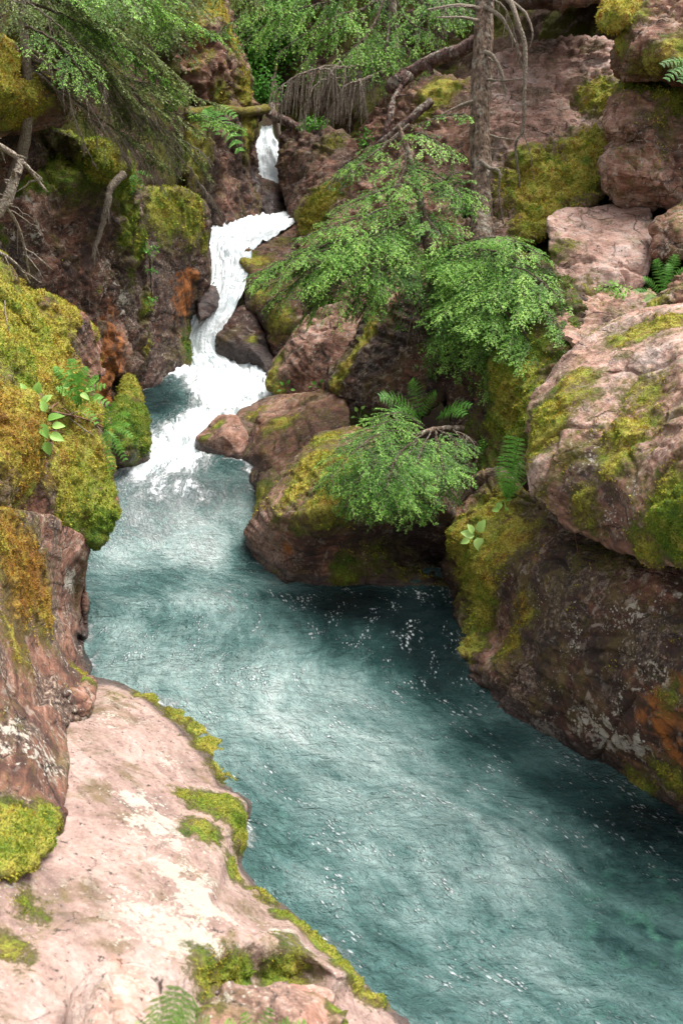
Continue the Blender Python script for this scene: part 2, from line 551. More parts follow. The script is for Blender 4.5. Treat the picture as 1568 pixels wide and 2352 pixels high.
def solid(pts, n_out, thick, voxel):
    """coarse closed solid from a front described by points, its sides and back receding; remeshed"""
    P3, order_out, extra = [], [], []
    for k, p in enumerate(pts):
        if p[2] == 'w':
            q = P(p[0], p[1], z=0.0)
            if k < n_out:
                extra.append(q + np.array([0, 0, 0.02]))
                q = q + np.array([0, 0, -0.45])
        elif p[2] == 'e':
            q = P(p[0], p[1], z=-0.03)
        else:
            q = P(p[0], p[1], p[2])
        P3.append(q)
    P3 = np.array(P3 + extra)
    uv = proj(P3)
    edges = [(i, (i + 1) % n_out) for i in range(n_out)]
    vo, eo, fo, ov, oe, of = delaunay_2d_cdt([Vector(p) for p in uv], edges, [], 1, 1e-4)
    V = []
    for k, ids in enumerate(ov):
        V.append(P3[ids[0]] if ids else None)
    for k, v in enumerate(V):
        if v is None:       # an added crossing: take the nearest point's distance
            j = np.argmin(((uv - np.array(vo[k])) ** 2).sum(1))
            V[k] = P(vo[k][0], vo[k][1], P3[j][1])
    V = np.array(V)
    bm = bmesh.new()
    bv = [bm.verts.new(v) for v in V]
    for f in fo:
        try:
            bm.faces.new([bv[i] for i in f])
        except ValueError:
            pass
    bm.edges.ensure_lookup_table()
    border = [e for e in bm.edges if len(e.link_faces) == 1]
    cen = V.mean(0)
    d0 = (cen - CAM) / np.linalg.norm(cen - CAM)
    ringmap = {}
    bverts = {v for e in border for v in e.verts}

    def ring(src, depth, shrink):
        out = {}
        for v in src:
            p0 = np.array(v.co)
            d = (p0 - CAM)
            d /= np.linalg.norm(d)
            q = p0 + d * depth
            c = cen + d0 * depth
            out[v] = bm.verts.new(c + (q - c) * shrink)
        return out
    r1 = ring(bverts, thick * 0.35, 0.95)
    r2 = {v: bm.verts.new(np.array(v.co) * 0.0 + (cen + d0 * thick) + (np.array(r1[v].co) - (cen + d0 * thick * .35)) * 0.7) for v in bverts}
    back = bm.verts.new(cen + d0 * thick * 1.15)
    for e in border:
        a, b = e.verts
        bm.faces.new([a, b, r1[b], r1[a]])
        bm.faces.new([r1[a], r1[b], r2[b], r2[a]])
        bm.faces.new([r2[a], r2[b], back])
    bmesh.ops.recalc_face_normals(bm, faces=bm.faces)
    me = bpy.data.meshes.new('tmp')
    bm.to_mesh(me)
    bm.free()
    ob = bpy.data.objects.new('tmp', me)
    COL.objects.link(ob)
    md = ob.modifiers.new('r', 'REMESH')
    md.mode = 'VOXEL'
    md.voxel_size = voxel
    dg = bpy.context.evaluated_depsgraph_get()
    ev = ob.evaluated_get(dg)
    m2 = bpy.data.meshes.new_from_object(ev)
    bpy.data.objects.remove(ob)
    bpy.data.meshes.remove(me)
    return m2, P3


def getco(me):
    a = np.empty(len(me.vertices) * 3, np.float32)
    me.vertices.foreach_get('co', a)
    return a.reshape(-1, 3).astype(float)


def normals(me):
    a = np.empty(len(me.vertices) * 3, np.float32)
    me.vertex_normals.foreach_get('vector', a)
    return a.reshape(-1, 3).astype(float)


def lap(V, E, it, lam=0.6):
    n = len(V)
    deg = np.bincount(E.ravel(), minlength=n).astype(float)
    deg[deg == 0] = 1
    for _ in range(it):
        S = np.stack([np.bincount(E[:, 0], V[E[:, 1], k], n) + np.bincount(E[:, 1], V[E[:, 0], k], n) for k in range(3)], 1)
        V = V + lam * (S / deg[:, None] - V)
    return V


def rock(name, label, cat, out, inn, thick=1.5, tone=0.5, mossup=0.4, hue=0.5, paint=(), smooth=0.05, rough=1.0,
         bed=(0.35, 0.2, 0.9), group=None, kind=None, mat='rock', vox=1.0, fuzz=1.0, lump=1.0, sp=0.23, crust=0.5, pale=0.0, seed=None, wetline=0.25, lich=0.0):
    seed = seed if seed is not None else len(ROCKS) * 13.7 + 3.1
    pts = list(out) + list(inn)
    Ys = [p[2] if p[2] not in ('w', 'e') else P(p[0], p[1], z=0)[1] for p in pts]
    Ym = float(np.mean(Ys))
    vs = max(0.011, 0.0021 * Ym * vox)
    me, P3 = solid(pts, len(out), thick, vs)
    V = getco(me)
    E = np.empty(len(me.edges) * 2, np.int32)
    me.edges.foreach_get('vertices', E)
    E = E.reshape(-1, 2)
    V = lap(V, E, max(2, int((smooth / vs) ** 2 * 1.2)))
    me.vertices.foreach_set('co', V.astype(np.float32).ravel())
    me.update()
    N = normals(me)
    q = V + seed
    sz = min(1.0, thick / 1.5)
    # masses, ledges along the bedding, joints, roughness
    b = np.array(bed) / np.linalg.norm(bed)
    wob = 0.16 * perlin(q / 1.1)
    s = (q @ b + wob) / sp
    saw = s - np.floor(s)
    amp = sstep(-0.15, 0.45, perlin(q / 0.7 + 40))
    ledge = amp * (0.5 - saw) * 0.05 - 0.035 * amp * np.exp(-((saw - 0.5) / 0.07) ** 2)
    f1, f2, cell, plane = voronoi(q / 0.75 + 0.25 * np.stack([perlin(q / .5), perlin(q / .5 + 30), perlin(q / .5 + 60)], 1))
    joint = -0.045 * np.exp(-((f2 - f1) / 0.045) ** 2) * sstep(-.1, .35, perlin(q / 0.9 + 77))
    wq = q + 0.05 * np.stack([perlin(q / .16), perlin(q / .16 + 30), perlin(q / .16 + 60)], 1)
    pl2 = voronoi(wq / np.array([.30, .30, .22]))[3]
    pl3 = voronoi(wq / np.array([.12, .12, .09]) + 5)[3] if rough > .6 else 0.0
    facet = 0.075 * plane * lump + rough * lump * (0.036 * pl2 + 0.017 * pl3)
    d = 0.06 * sz * lump * fbm(q / 0.85, 2) + (cell - 0.5) * 0.04 * lump + facet + rough * (0.8 * ledge + joint + 0.030 * ridged(q / 0.30, 3) * sstep(-.4, .4, perlin(q / .8 + 5)) + 0.012 * fbm(q / 0.09, 3))
    # painted growth, stains and some shade, placed as spheres round points of the surface
    tree = BVHTree.FromPolygons([tuple(v) for v in V], [tuple(p.vertices) for p in me.polygons])
    A = dict(moss=np.zeros(len(V)), mhue=np.full(len(V), hue), lichen=np.full(len(V), lich), stain=np.zeros(len(V)), wet=np.zeros(len(V)), tone=np.full(len(V), tone), pale=np.full(len(V), pale), crust=np.full(len(V), crust))
    nn = fbm(q / 0.45 + 11, 3)
    A['moss'] = mossup * 1.25 * sstep(0.15, 0.85, N[:, 2] + 0.55 * nn) + 0.18 * nn * mossup
    for (u, v, r, kd, amt) in paint:
        dr = ray(u, v)
        hit = tree.ray_cast(Vector(CAM), Vector(dr).normalized())
        c = np.array(hit[0]) if hit[0] is not None else P(u, v, Ym)
        dist = np.linalg.norm(V - c, axis=1) + 0.3 * r * nn
        w = np.exp(-(np.maximum(dist, 0) / r) ** 2.2)
        if kd in ('mhue', 'tone'):
            A[kd] = A[kd] * (1 - w) + amt * w
        elif kd == 'bare':
            A['moss'] *= 1 - w * amt
        else:
            A[kd] = np.maximum(A[kd], amt * w) if amt >= 0 else A[kd] * (1 + amt * w)
    if wetline:
        band = np.exp(-np.maximum(V[:, 2] - 0.05, 0) / wetline)
        if any(p[2] in ('w', 'e') for p in out):
            A['wet'] = np.maximum(A['wet'], 1.0 * band)
    nn2 = fbm(q / 0.11 + 21, 3)
    mossy = sstep(0.25, 1.0, A['moss'] + 0.3 * nn + 0.25 * nn2)
    d = d * (1 - 0.35 * mossy) + mossy * (0.035 + 0.035 * fbm(q / 0.16 + 3, 3) + 0.018 * fbm(q / 0.05, 2))
    V = V + N * d[:, None]
    org = np.array([V[:, 0].mean(), V[:, 1].mean(), V[:, 2].min()])
    me.vertices.foreach_set('co', (V - org).astype(np.float32).ravel())
    me.polygons.foreach_set('use_smooth', np.ones(len(me.polygons), bool))
    me.materials.clear()
    me.materials.append(M[mat])
    me.update()
    for k, a in A.items():
        fattr(me, k, a)
    me.name = name
    o = link(name, me, None, org)
    if kind:
        o['kind'] = kind
    else:
        tag(o, label, cat, group)
    ROCKS.append((o, V, normals(me), A, Ym))
    # moss: short upright leaves over the mossy part of the stone
    if fuzz > 0:
        fuzz_on(o, me, V, org, A, nn + 1.3 * nn2, Ym, fuzz)
    return o


def fuzz_on(o, me, V, org, A, nn, Ym, fuzz):
    me.calc_loop_triangles()
    T = np.empty(len(me.loop_triangles) * 3, np.int32)
    me.loop_triangles.foreach_get('vertices', T)
    T = T.reshape(-1, 3)
    a, b, c = V[T[:, 0]], V[T[:, 1]], V[T[:, 2]]
    cr = np.cross(b - a, c - a)
    ar = np.linalg.norm(cr, axis=1) / 2
    fn = cr / (2 * ar[:, None] + 1e-12)
    cen = (a + b + c) / 3
    vw = CAM - cen
    vw /= np.linalg.norm(vw, axis=1)[:, None]
    uv = proj(cen)
    inside = (uv[:, 0] > -120) & (uv[:, 0] < 1690) & (uv[:, 1] > -120) & (uv[:, 1] < 2480)
    mo = A['moss'][T].mean(1) + 0.3 * nn[T[:, 0]]
    w = ar * sstep(0.40, 0.95, mo) * ((fn * vw).sum(1) > -0.15) * inside
    px = 0.00105 * Ym
    n = int(min(60000, w.sum() / (1.7 * px) ** 2 * fuzz))
    if n < 900:
        return
    f = rng.choice(len(w), n, p=w / w.sum())
    r1, r2 = rng.random(n), rng.random(n)
    s = np.sqrt(r1)
    p = a[f] * (1 - s)[:, None] + b[f] * (s * (1 - r2))[:, None] + c[f] * (s * r2)[:, None] - org
    nrm = fn[f] + rng.normal(size=(n, 3)) * 0.55 + np.array([0, 0, 0.25])
    nrm /= np.linalg.norm(nrm, axis=1)[:, None]
    side = np.cross(nrm, rng.normal(size=(n, 3)))
    side /= np.linalg.norm(side, axis=1)[:, None]
    L = px * rng.uniform(1.6, 3.6, n)
    Wd = px * rng.uniform(0.7, 1.3, n)
    base = p - fn[f] * (px * 0.6)
    VV = np.stack([base - side * Wd[:, None], base + side * Wd[:, None], base + nrm * L[:, None]], 1).reshape(-1, 3)
    F = np.arange(3 * n).reshape(-1, 3)
    m = mesh_np('moss', VV, [F], [M['moss']], smooth=False)
    h = A['mhue'][T[f, 0]] + rng.normal(size=n) * 0.08
    t = rng.random(n)
    fattr(m, 'mhue', np.repeat(h, 3))
    fattr(m, 'tint', np.repeat(t, 3) * np.tile([0.7, 0.7, 1.0], n))
    link('moss', m, o)


# ------------------------------------------------------------------ the rocks, near to far
w = 'w'
# the lie of the pale slab: a plane through three of its points
_a, _b, _c = P(215, 1570, z=0.22), P(760, 2180, z=0.30), P(60, 2200, z=1.22)
_sn = np.cross(_b - _a, _c - _a)


def on(u, v, dz=0.0):
    d = ray(u, v)
    t = np.dot(_sn, _a + np.array([0, 0, dz]) - CAM) / np.dot(_sn, d)
    return (u, v, (CAM + d * t)[1])


# pale slab at the photographer's feet
rock('rock_slab', 'wide pale pink sloping rock slab with white lichen in the left foreground', 'rock slab',
     [(212, 1556, 'e'), (300, 1571, 'e'), (350, 1596, 'e'), (400, 1631, 'e'), (455, 1664, 'e'), (508, 1698, 'e'), (545, 1755, 'e'), (582, 1844, 'e'),
      (568, 1914, 'e'), (556, 1985, 'e'), (600, 2034, 'e'), (650, 2079, 'e'), (712, 2129, 'e'), (795, 2205, 'e'), (870, 2270, 'e'), (960, 2360, 'e'),
      (1000, 2500, 3.4), (300, 2540, 2.5), (-360, 2520, 2.02), (-500, 2150, 2.7), (-450, 1700, 4.58), (0, 1560, 6.6), (100, 1540, 7.3)],
     [on(260, 1585, .0), on(330, 1610, .03), on(400, 1660, .04), on(480, 1735, .02), on(520, 1790, -.03), (540, 1850, 5.40), (520, 1935, 5.0), (575, 2060, 4.62), on(680, 2140, .0), on(780, 2235, .0),
      on(200, 1680), on(300, 1800, .03), on(400, 1900, .02), on(350, 2050, .04), on(480, 2080, .03), on(250, 1950, .02), on(100, 2000, -.05), on(150, 2150), on(400, 2185, .0), on(550, 2160, .02), on(690, 2180, .01),
      on(430, 2222, -.02), on(455, 2262, -.20), on(600, 2245, -.24), on(700, 2240, -.18), on(600, 2310, -.25), on(450, 2330, -.20), on(740, 2300, -.12), on(0, 2200, -.05), on(0, 2350, .0), on(250, 2400, -.1)],
     thick=1.6, crust=.15, pale=.6, tone=0.58, mossup=0.0, hue=0.55, smooth=0.05, rough=0.35, lump=.3, bed=(0.45, 0.35, 0.8), wetline=0.05, lich=0.30, fuzz=1.0, vox=0.9,
     paint=[(500, 1850, .24, 'moss', 1.0), (545, 1900, .2, 'moss', 1.0), (420, 1645, .22, 'moss', .9), (490, 1715, .22, 'moss', .95), (360, 1605, .2, 'moss', .8), (525, 1770, .2, 'moss', .9),
            (470, 1920, .16, 'moss', .8), (530, 2000, .14, 'moss', .9), (600, 2060, .15, 'moss', .8), (690, 2130, .13, 'moss', .8), (760, 2195, .12, 'moss', .9),
            (820, 2260, .12, 'moss', .8), (540, 2225, .16, 'moss', .8), (450, 2250, .16, 'moss', .9), (520, 2240, .2, 'moss', .95), (640, 2225, .2, 'moss', .9), (580, 2235, .2, 'mhue', .75), (420, 1830, .14, 'moss', .7), (500, 1850, .35, 'mhue', .66),
            (310, 1840, .26, 'lichen', .75), (370, 1920, .32, 'lichen', .85), (430, 2010, .34, 'lichen', .9), (480, 2090, .32, 'lichen', .9), (430, 2150, .32, 'lichen', .85),
            (330, 2080, .3, 'lichen', .6), (260, 1640, .35, 'lichen', .55), (400, 1750, .3, 'lichen', .5), (650, 2150, .2, 'lichen', .7), (200, 2150, .3, 'lichen', .5), (90, 2250, .4, 'lichen', .45),
            (300, 1950, .35, 'tone', .78), (300, 2150, .4, 'tone', .82), (120, 2250, .5, 'tone', .78), (200, 1750, .5, 'tone', .68), (260, 1600, .12, 'moss', .5), (330, 1600, .12, 'moss', .6), (455, 1680, .14, 'moss', .8), (565, 1960, .14, 'moss', .9), (650, 2105, .12, 'moss', .85), (730, 2165, .12, 'moss', .9), (790, 2230, .12, 'moss', .9), (860, 2300, .12, 'moss', .8), (540, 1790, .14, 'moss', .8), (60, 2080, .2, 'moss', .55), (20, 2190, .18, 'moss', .6),
            (260, 2215, .1, 'stain', .5), (380, 2210, .1, 'stain', .4), (120, 2060, .3, 'tone', .45)])
rock('boulder', 'small rounded pinkish hump of rock at the bottom edge beside the ferns', 'boulder',
     [(178, 2335, 2.95), (200, 2262, 3.12), (245, 2230, 3.2), (310, 2226, 3.22), (360, 2256, 3.15), (376, 2322, 3.0), (370, 2450, 2.6), (176, 2450, 2.6)],
     [(270, 2285, 2.98), (280, 2350, 2.78)], thick=0.5, crust=.2, tone=1.0, mossup=0.0, smooth=0.05, rough=0.5, lich=0.45, fuzz=0)
rock('boulder', 'lichen speckled low rock below the shadowed step at the bottom edge', 'boulder',
     [(455, 2330, 3.02), (520, 2280, 3.22), (640, 2262, 3.38), (740, 2285, 3.4), (800, 2330, 3.3), (830, 2450, 2.95), (440, 2450, 2.75)],
     [(560, 2320, 3.02), (680, 2330, 3.12)], thick=0.5, crust=.5, tone=0.8, mossup=0.0, smooth=0.03, rough=0.8, lich=0.35, fuzz=1,
     paint=[(780, 2330, .14, 'moss', .8), (480, 2320, .1, 'moss', .6)])
# left bank
rock('rock_wall', 'grey and rusty upright rock wall under the moss on the left, with a square block at its foot', 'rock wall',
     [(-450, 1130, 4.93), (0, 1165, 6.4), (90, 1175, 7.0), (160, 1205, 7.8), (205, 1245, 8.25), (196, 1330, 8.35), (188, 1392, w), (198, 1470, w),
      (210, 1552, 7.0), (190, 1600, 6.6), (150, 1668, 5.85), (150, 1760, 5.2), (141, 1850, 4.68), (132, 1925, 4.30), (70, 2000, 3.88), (0, 2016, 3.72), (-450, 2060, 2.95)],
     [(100, 1300, 6.9), (150, 1300, 7.6), (100, 1420, 6.6), (160, 1440, 7.4), (60, 1500, 6.0), (125, 1555, 6.25), (190, 1525, 7.2), (0, 1400, 5.9),
      (0, 1600, 5.15), (60, 1700, 4.95), (122, 1650, 5.75), (0, 1850, 4.3), (100, 1830, 4.58), (60, 1930, 4.08), (115, 1900, 4.32), (135, 1760, 5.15)],
     thick=1.2, tone=0.42, mossup=0.15, hue=0.42, smooth=0.03, rough=.25, lump=.5, crust=.8, bed=(0.25, 0.5, 0.83), lich=0.18,
     paint=[(60, 1320, .45, 'moss', .9), (100, 1400, .3, 'moss', .8), (20, 1250, .4, 'moss', .9), (40, 1480, .3, 'moss', .6), (60, 1300, .7, 'mhue', .18),
            (60, 1900, .26, 'moss', 1.0), (20, 1950, .3, 'moss', 1.0), (110, 1880, .16, 'moss', .8), (50, 1920, .5, 'mhue', .6), (160, 1350, .22, 'lichen', .9), (170, 1450, .25, 'lichen', .8),
            (190, 1400, .2, 'lichen', .7), (150, 1520, .2, 'lichen', .5), (185, 1545, .14, 'moss', .75), (205, 1300, .22, 'moss', .9), (200, 1360, .16, 'moss', .8), (205, 1300, .3, 'mhue', .75),
            (30, 1700, .4, 'lichen', .5), (90, 1720, .3, 'lichen', .5), (160, 1250, .3, 'tone', .5), (140, 1430, .3, 'tone', .7), (60, 1650, .4, 'tone', .25), (180, 1620, .2, 'tone', .35)])
rock('rock_block', 'square edged dark block jutting over the pale slab from the left wall', 'rock block',
     [(118, 1552, 6.35), (170, 1545, 6.9), (214, 1558, 6.95), (223, 1602, 6.5), (204, 1662, 6.2), (146, 1669, 6.0), (126, 1640, 5.95)],
     [(124, 1590, 6.05), (216, 1604, 6.42), (165, 1598, 6.2), (142, 1655, 5.98)], thick=.7, tone=.34, mossup=.1, hue=.6, smooth=.012, rough=.9, lump=.25, bed=(.3, .2, .9), lich=.3, sp=.12, fuzz=.6,
     paint=[(195, 1565, .12, 'moss', .8), (170, 1620, .15, 'lichen', .5), (140, 1560, .12, 'tone', .5)])
rock('mossy_outcrop', 'rounded outcrop deep in golden green moss on the left bank', 'mossy rock',
     [(-450, 560, 7.74), (0, 592, 9.0), (40, 650, 9.2), (110, 680, 9.6), (190, 722, 10.0), (226, 780, 10.2), (235, 850, 10.0), (218, 900, 9.6),
      (252, 960, 9.4), (250, 1050, 9.0), (255, 1110, 8.8), (267, 1165, 8.5), (246, 1210, 8.3), (226, 1250, 8.2), (185, 1240, 8.1), (130, 1215, 7.7),
      (60, 1190, 7.2), (0, 1190, 6.6), (-450, 1150, 5.10)],
     [(100, 780, 8.9), (0, 750, 8.2), (180, 830, 9.3), (0, 880, 7.3), (70, 920, 7.5), (88, 1000, 7.5), (150, 960, 8.5), (120, 1050, 7.9),
      (200, 1020, 8.7), (180, 1120, 8.3), (0, 1050, 6.7), (60, 1100, 7.2), (120, 1150, 7.6), (230, 1130, 8.5), (98, 870, 8.25), (108, 990, 8.2)],
     thick=1.6, tone=0.4, mossup=0.75, hue=0.44, smooth=0.06, rough=1.0,
     paint=[(80, 800, .9, 'moss', 1.0), (150, 900, .7, 'moss', .95), (50, 1000, .6, 'moss', 1.0), (150, 1100, .6, 'moss', 1.0), (220, 1060, .4, 'moss', .9), (230, 1180, .3, 'moss', 1.0),
            (40, 1010, .55, 'mhue', .24), (30, 920, .4, 'mhue', .3), (200, 800, .35, 'mhue', .40), (60, 720, .5, 'mhue', .55), (40, 840, .4, 'mhue', .6), (220, 1200, .35, 'mhue', .78), (240, 1100, .3, 'mhue', .62),
            (170, 860, .3, 'mhue', .35), (50, 1130, .4, 'mhue', .33), (30, 650, .3, 'stain', .5), (80, 1190, .2, 'bare', .8)])
rock('mossy_stone', 'dark green mossy stone standing in the rapids under the left cliff', 'mossy rock',
     [(236, 1100, w), (262, 1078, w), (328, 1062, w), (335, 1010, 12.4), (333, 960, 12.6), (318, 935, 12.9), (310, 872, 13.4), (290, 868, 13.4), (268, 940, 12.6), (238, 960, 11.9)],
     [(290, 975, 12.1), (300, 1045, 11.8), (270, 1040, 11.6), (325, 985, 12.3)], thick=1.2, tone=0.2, mossup=0.6, hue=0.75, smooth=0.06,
     paint=[(300, 970, .5, 'moss', 1.0), (300, 1000, .3, 'moss', .8), (300, 890, .4, 'moss', .9), (310, 1040, .25, 'wet', .8), (300, 890, .4, 'mhue', .5)])
rock('cliff', 'tall mottled grey cliff with a mossy shoulder on the left of the gorge', 'cliff',
     [(-360, 270, 10.56), (60, 300, 12.6), (140, 300, 13.0), (190, 330, 13.2), (225, 322, 13.2), (280, 338, 13.4), (302, 370, 13.6), (300, 420, 14.0), (326, 500, 14.6),
      (345, 590, 15.0), (352, 680, 15.2), (345, 760, 15.2), (330, 840, 15.0), (318, 890, 14.9), (316, 930, 14.4), (300, 1000, 13.2), (240, 1050, 12.4), (60, 950, 11.6), (-360, 700, 9.94)],
     [(200, 400, 13.2), (240, 378, 12.8), (100, 450, 12.6), (60, 400, 13.0), (150, 550, 12.9), (240, 600, 13.7), (290, 700, 14.4), (200, 720, 13.2), (260, 850, 13.4),
      (100, 650, 12.3), (290, 480, 14.0), (315, 620, 14.85), (130, 350, 13.5), (0, 450, 12.2), (0, 600, 11.8), (285, 385, 13.5), (250, 430, 13.6)],
     thick=2.6, tone=0.16, mossup=0.5, hue=0.68, smooth=0.07, rough=1.6, bed=(0.9, 0.1, 0.3), lich=0.12,
     paint=[(240, 365, .6, 'moss', 1.0), (285, 420, .4, 'moss', .9), (290, 520, .45, 'moss', .8), (320, 560, .35, 'moss', .8), (300, 620, .3, 'moss', .6), (340, 700, .3, 'moss', .7), (330, 800, .3, 'moss', .6), (300, 900, .3, 'moss', .8),
            (250, 345, .4, 'mhue', .5), (325, 780, .5, 'mhue', .42), (300, 900, .4, 'mhue', .5), (160, 400, .5, 'moss', .6), (250, 780, .40, 'stain', 1.2), (228, 860, .45, 'stain', 1.2), (262, 820, .35, 'stain', 1.1), (255, 720, .25, 'stain', .8),
            (60, 450, .5, 'lichen', .6), (60, 560, .6, 'lichen', .5), (250, 640, .5, 'lichen', .65), (290, 700, .4, 'lichen', .7), (200, 680, .6, 'tone', .4), (150, 600, .6, 'tone', .3), (280, 800, .4, 'tone', .5), (60, 480, .5, 'tone', .5)])
rock('rock_ledge', 'overhanging ledge streaked with golden moss above a dark hollow at the left edge', 'rock ledge',
     [(-420, 60, 9.24), (0, 95, 11.0), (40, 140, 11.2), (75, 170, 11.5), (140, 185, 12.0), (166, 230, 12.3), (160, 276, 12.3), (110, 278, 11.9), (50, 296, 11.5), (0, 312, 11.2), (-420, 322, 9.42)],
     [(60, 220, 11.0), (0, 200, 10.5), (120, 235, 11.6)], thick=2.2, tone=0.45, mossup=0.6, hue=0.48, smooth=0.08, bed=(0.9, 0, .2),
     paint=[(60, 240, .5, 'moss', .85), (10, 200, .6, 'moss', .9), (20, 150, .5, 'moss', .9), (110, 240, .25, 'moss', .6), (20, 130, .5, 'mhue', .4), (130, 250, .2, 'bare', .6), (90, 230, .2, 'stain', .6)])
rock('cliff', 'shadowed maroon cliff with an orange stain left of the cascade', 'cliff',
     [(290, 420, 16.0), (360, 430, 16.5), (430, 440, 17.0), (470, 460, 17.5), (485, 520, 17.8), (478, 560, 17.8), (490, 625, 17.8), (470, 680, 17.6), (438, 745, 17.3),
      (437, 800, 17.0), (443, 858, 16.75), (440, 895, 16.2), (320, 925, 15.2), (280, 880, 15.0), (290, 700, 15.4)],
     [(400, 550, 16.6), (420, 680, 16.8), (380, 760, 16.2), (420, 820, 16.5), (350, 870, 15.6), (350, 600, 16.1), (455, 600, 17.3), (440, 560, 17.0), (330, 890, 15.4)],
     thick=2.5, tone=0.12, mossup=0.3, hue=0.55, smooth=0.08, rough=.7, lump=.7, bed=(0.2, 0.2, 1),
     paint=[(425, 680, .45, 'stain', 1.2), (440, 640, .35, 'stain', .9), (400, 740, .4, 'stain', .6), (440, 500, .6, 'moss', .8), (380, 480, .6, 'moss', .8), (470, 560, .3, 'moss', .7), (430, 800, .4, 'moss', .7), (430, 760, .3, 'moss', .5), (430, 800, .5, 'mhue', .85),
            (350, 540, .5, 'wet', .6), (350, 880, .3, 'wet', .6), (380, 815, .1, 'lichen', .9), (400, 835, .06, 'lichen', .9), (375, 700, .5, 'tone', .22)])
rock('rock_wall', 'broken dark rock wall with a grey patch left of the upper fall', 'rock wall',
     [(430, 250, 19.0), (480, 262, 19.5), (540, 262, 21.0), (585, 275, 22.5), (590, 330, 23.0), (586, 400, 22.8), (600, 440, 22.5), (612, 495, 22.0), (562, 507, 21.3),
      (545, 532, 20.5), (475, 538, 19.6), (440, 540, 18.8), (425, 400, 18.5)],
     [(500, 400, 20.2), (545, 440, 21.0), (550, 330, 21.3), (490, 480, 19.8), (520, 480, 20.3), (580, 450, 22.0), (520, 360, 20.5)],
     thick=2.0, tone=0.22, mossup=0.25, hue=0.5, smooth=0.07, rough=1.6, bed=(.8, .1, .4),
     paint=[(515, 410, .5, 'tone', .6), (510, 405, .4, 'lichen', .4), (565, 330, .5, 'moss', .7), (570, 290, .6, 'moss', .8), (450, 350, .8, 'moss', .7), (560, 400, .4, 'wet', .7), (590, 420, .5, 'wet', .8), (570, 470, .4, 'stain', .45)])
rock('wet_rock', 'dark wet purple rock the upper fall slides over', 'wet rock',
     [(586, 408, 22.9), (610, 415, 23.0), (646, 432, 22.9), (656, 480, 22.3), (648, 508, 21.7), (620, 508, 21.6), (600, 480, 22.0)], [(625, 455, 22.1), (610, 440, 22.5)],
     thick=1.2, tone=0.3, mossup=0, smooth=0.06, paint=[(625, 460, .8, 'wet', .75)], fuzz=0)
rock('wet_rock', 'smooth wet black rock splitting the left side of the middle cascade', 'wet rock',
     [(478, 640, 18.0), (505, 648, 18.0), (514, 690, 17.7), (500, 718, 17.3), (480, 728, 17.1), (455, 745, 16.9), (452, 700, 17.2)], [(485, 685, 17.35)],
     thick=1.2, tone=0.3, mossup=0, smooth=0.08, rough=.5, paint=[(485, 690, .8, 'wet', .8)], fuzz=0)
# right of the falls
rock('boulder', 'mottled dark boulder standing right of the upper fall', 'boulder',
     [(645, 430, 22.4), (642, 370, 22.8), (650, 320, 23.0), (690, 295, 23.0), (740, 290, 22.8), (800, 310, 22.0), (850, 350, 21.0), (840, 440, 19.5), (760, 480, 19.0),
      (710, 500, 19.6), (680, 520, 20.3), (660, 490, 21.3)],
     [(700, 380, 21.8), (760, 370, 21.2), (690, 440, 21.0), (750, 430, 20.0)], thick=2.2, tone=0.32, mossup=0.1, hue=0.5, smooth=0.08, rough=1.5, lich=.12,
     paint=[(730, 460, .6, 'moss', .9), (700, 490, .5, 'moss', .8), (760, 330, .5, 'moss', .5)])
rock('boulder', 'moss topped boulder at the bend right of the cascade', 'boulder',
     [(552, 602, 18.2), (575, 575, 18.8), (620, 545, 19.6), (680, 515, 20.3), (730, 530, 19.5), (730, 640, 17.8), (670, 668, 17.3), (620, 668, 17.5), (580, 645, 17.8)],
     [(640, 590, 18.3), (600, 620, 17.9), (590, 596, 18.4)], thick=2.0, tone=0.36, mossup=0.15, hue=0.5, smooth=0.05, lump=.5, paint=[(585, 600, .4, 'moss', .8), (650, 555, .4, 'moss', .5), (600, 560, .25, 'wet', .5)])
rock('boulder', 'purple-brown boulder with a mossy front wedged under the cascade bend', 'boulder',
     [(560, 662, 17.9), (575, 640, 18.0), (640, 640, 17.6), (700, 660, 17.1), (700, 740, 16.7), (660, 800, 16.6), (640, 835, 16.5), (620, 790, 16.8), (602, 735, 17.1), (570, 705, 17.5)],
     [(640, 710, 16.8), (600, 690, 17.3), (655, 730, 16.7)], thick=1.6, tone=0.2, lump=.6, mossup=0.3, hue=0.5, smooth=0.06, paint=[(640, 740, .35, 'moss', .7), (600, 675, .3, 'moss', .6), (640, 790, .3, 'stain', .4)])
rock('boulder', 'black water-worn boulder at the foot of the cascade', 'boulder',
     [(487, 825, w), (494, 780, 17.0), (528, 722, 17.4), (560, 697, 17.6), (592, 722, 17.3), (615, 790, 16.9), (640, 842, 16.3), (634, 878, w), (612, 868, w), (585, 847, w), (545, 838, w), (515, 834, w)],
     [(550, 770, 16.9), (595, 815, 16.4), (530, 800, 16.8)], thick=1.6, tone=0.14, lump=.5, mossup=0.0, smooth=0.08, rough=0.8, wetline=.5,
     paint=[(560, 760, .6, 'wet', .5), (600, 800, .4, 'wet', .6), (580, 780, .15, 'moss', .7), (520, 820, .4, 'wet', .9)], fuzz=.5)
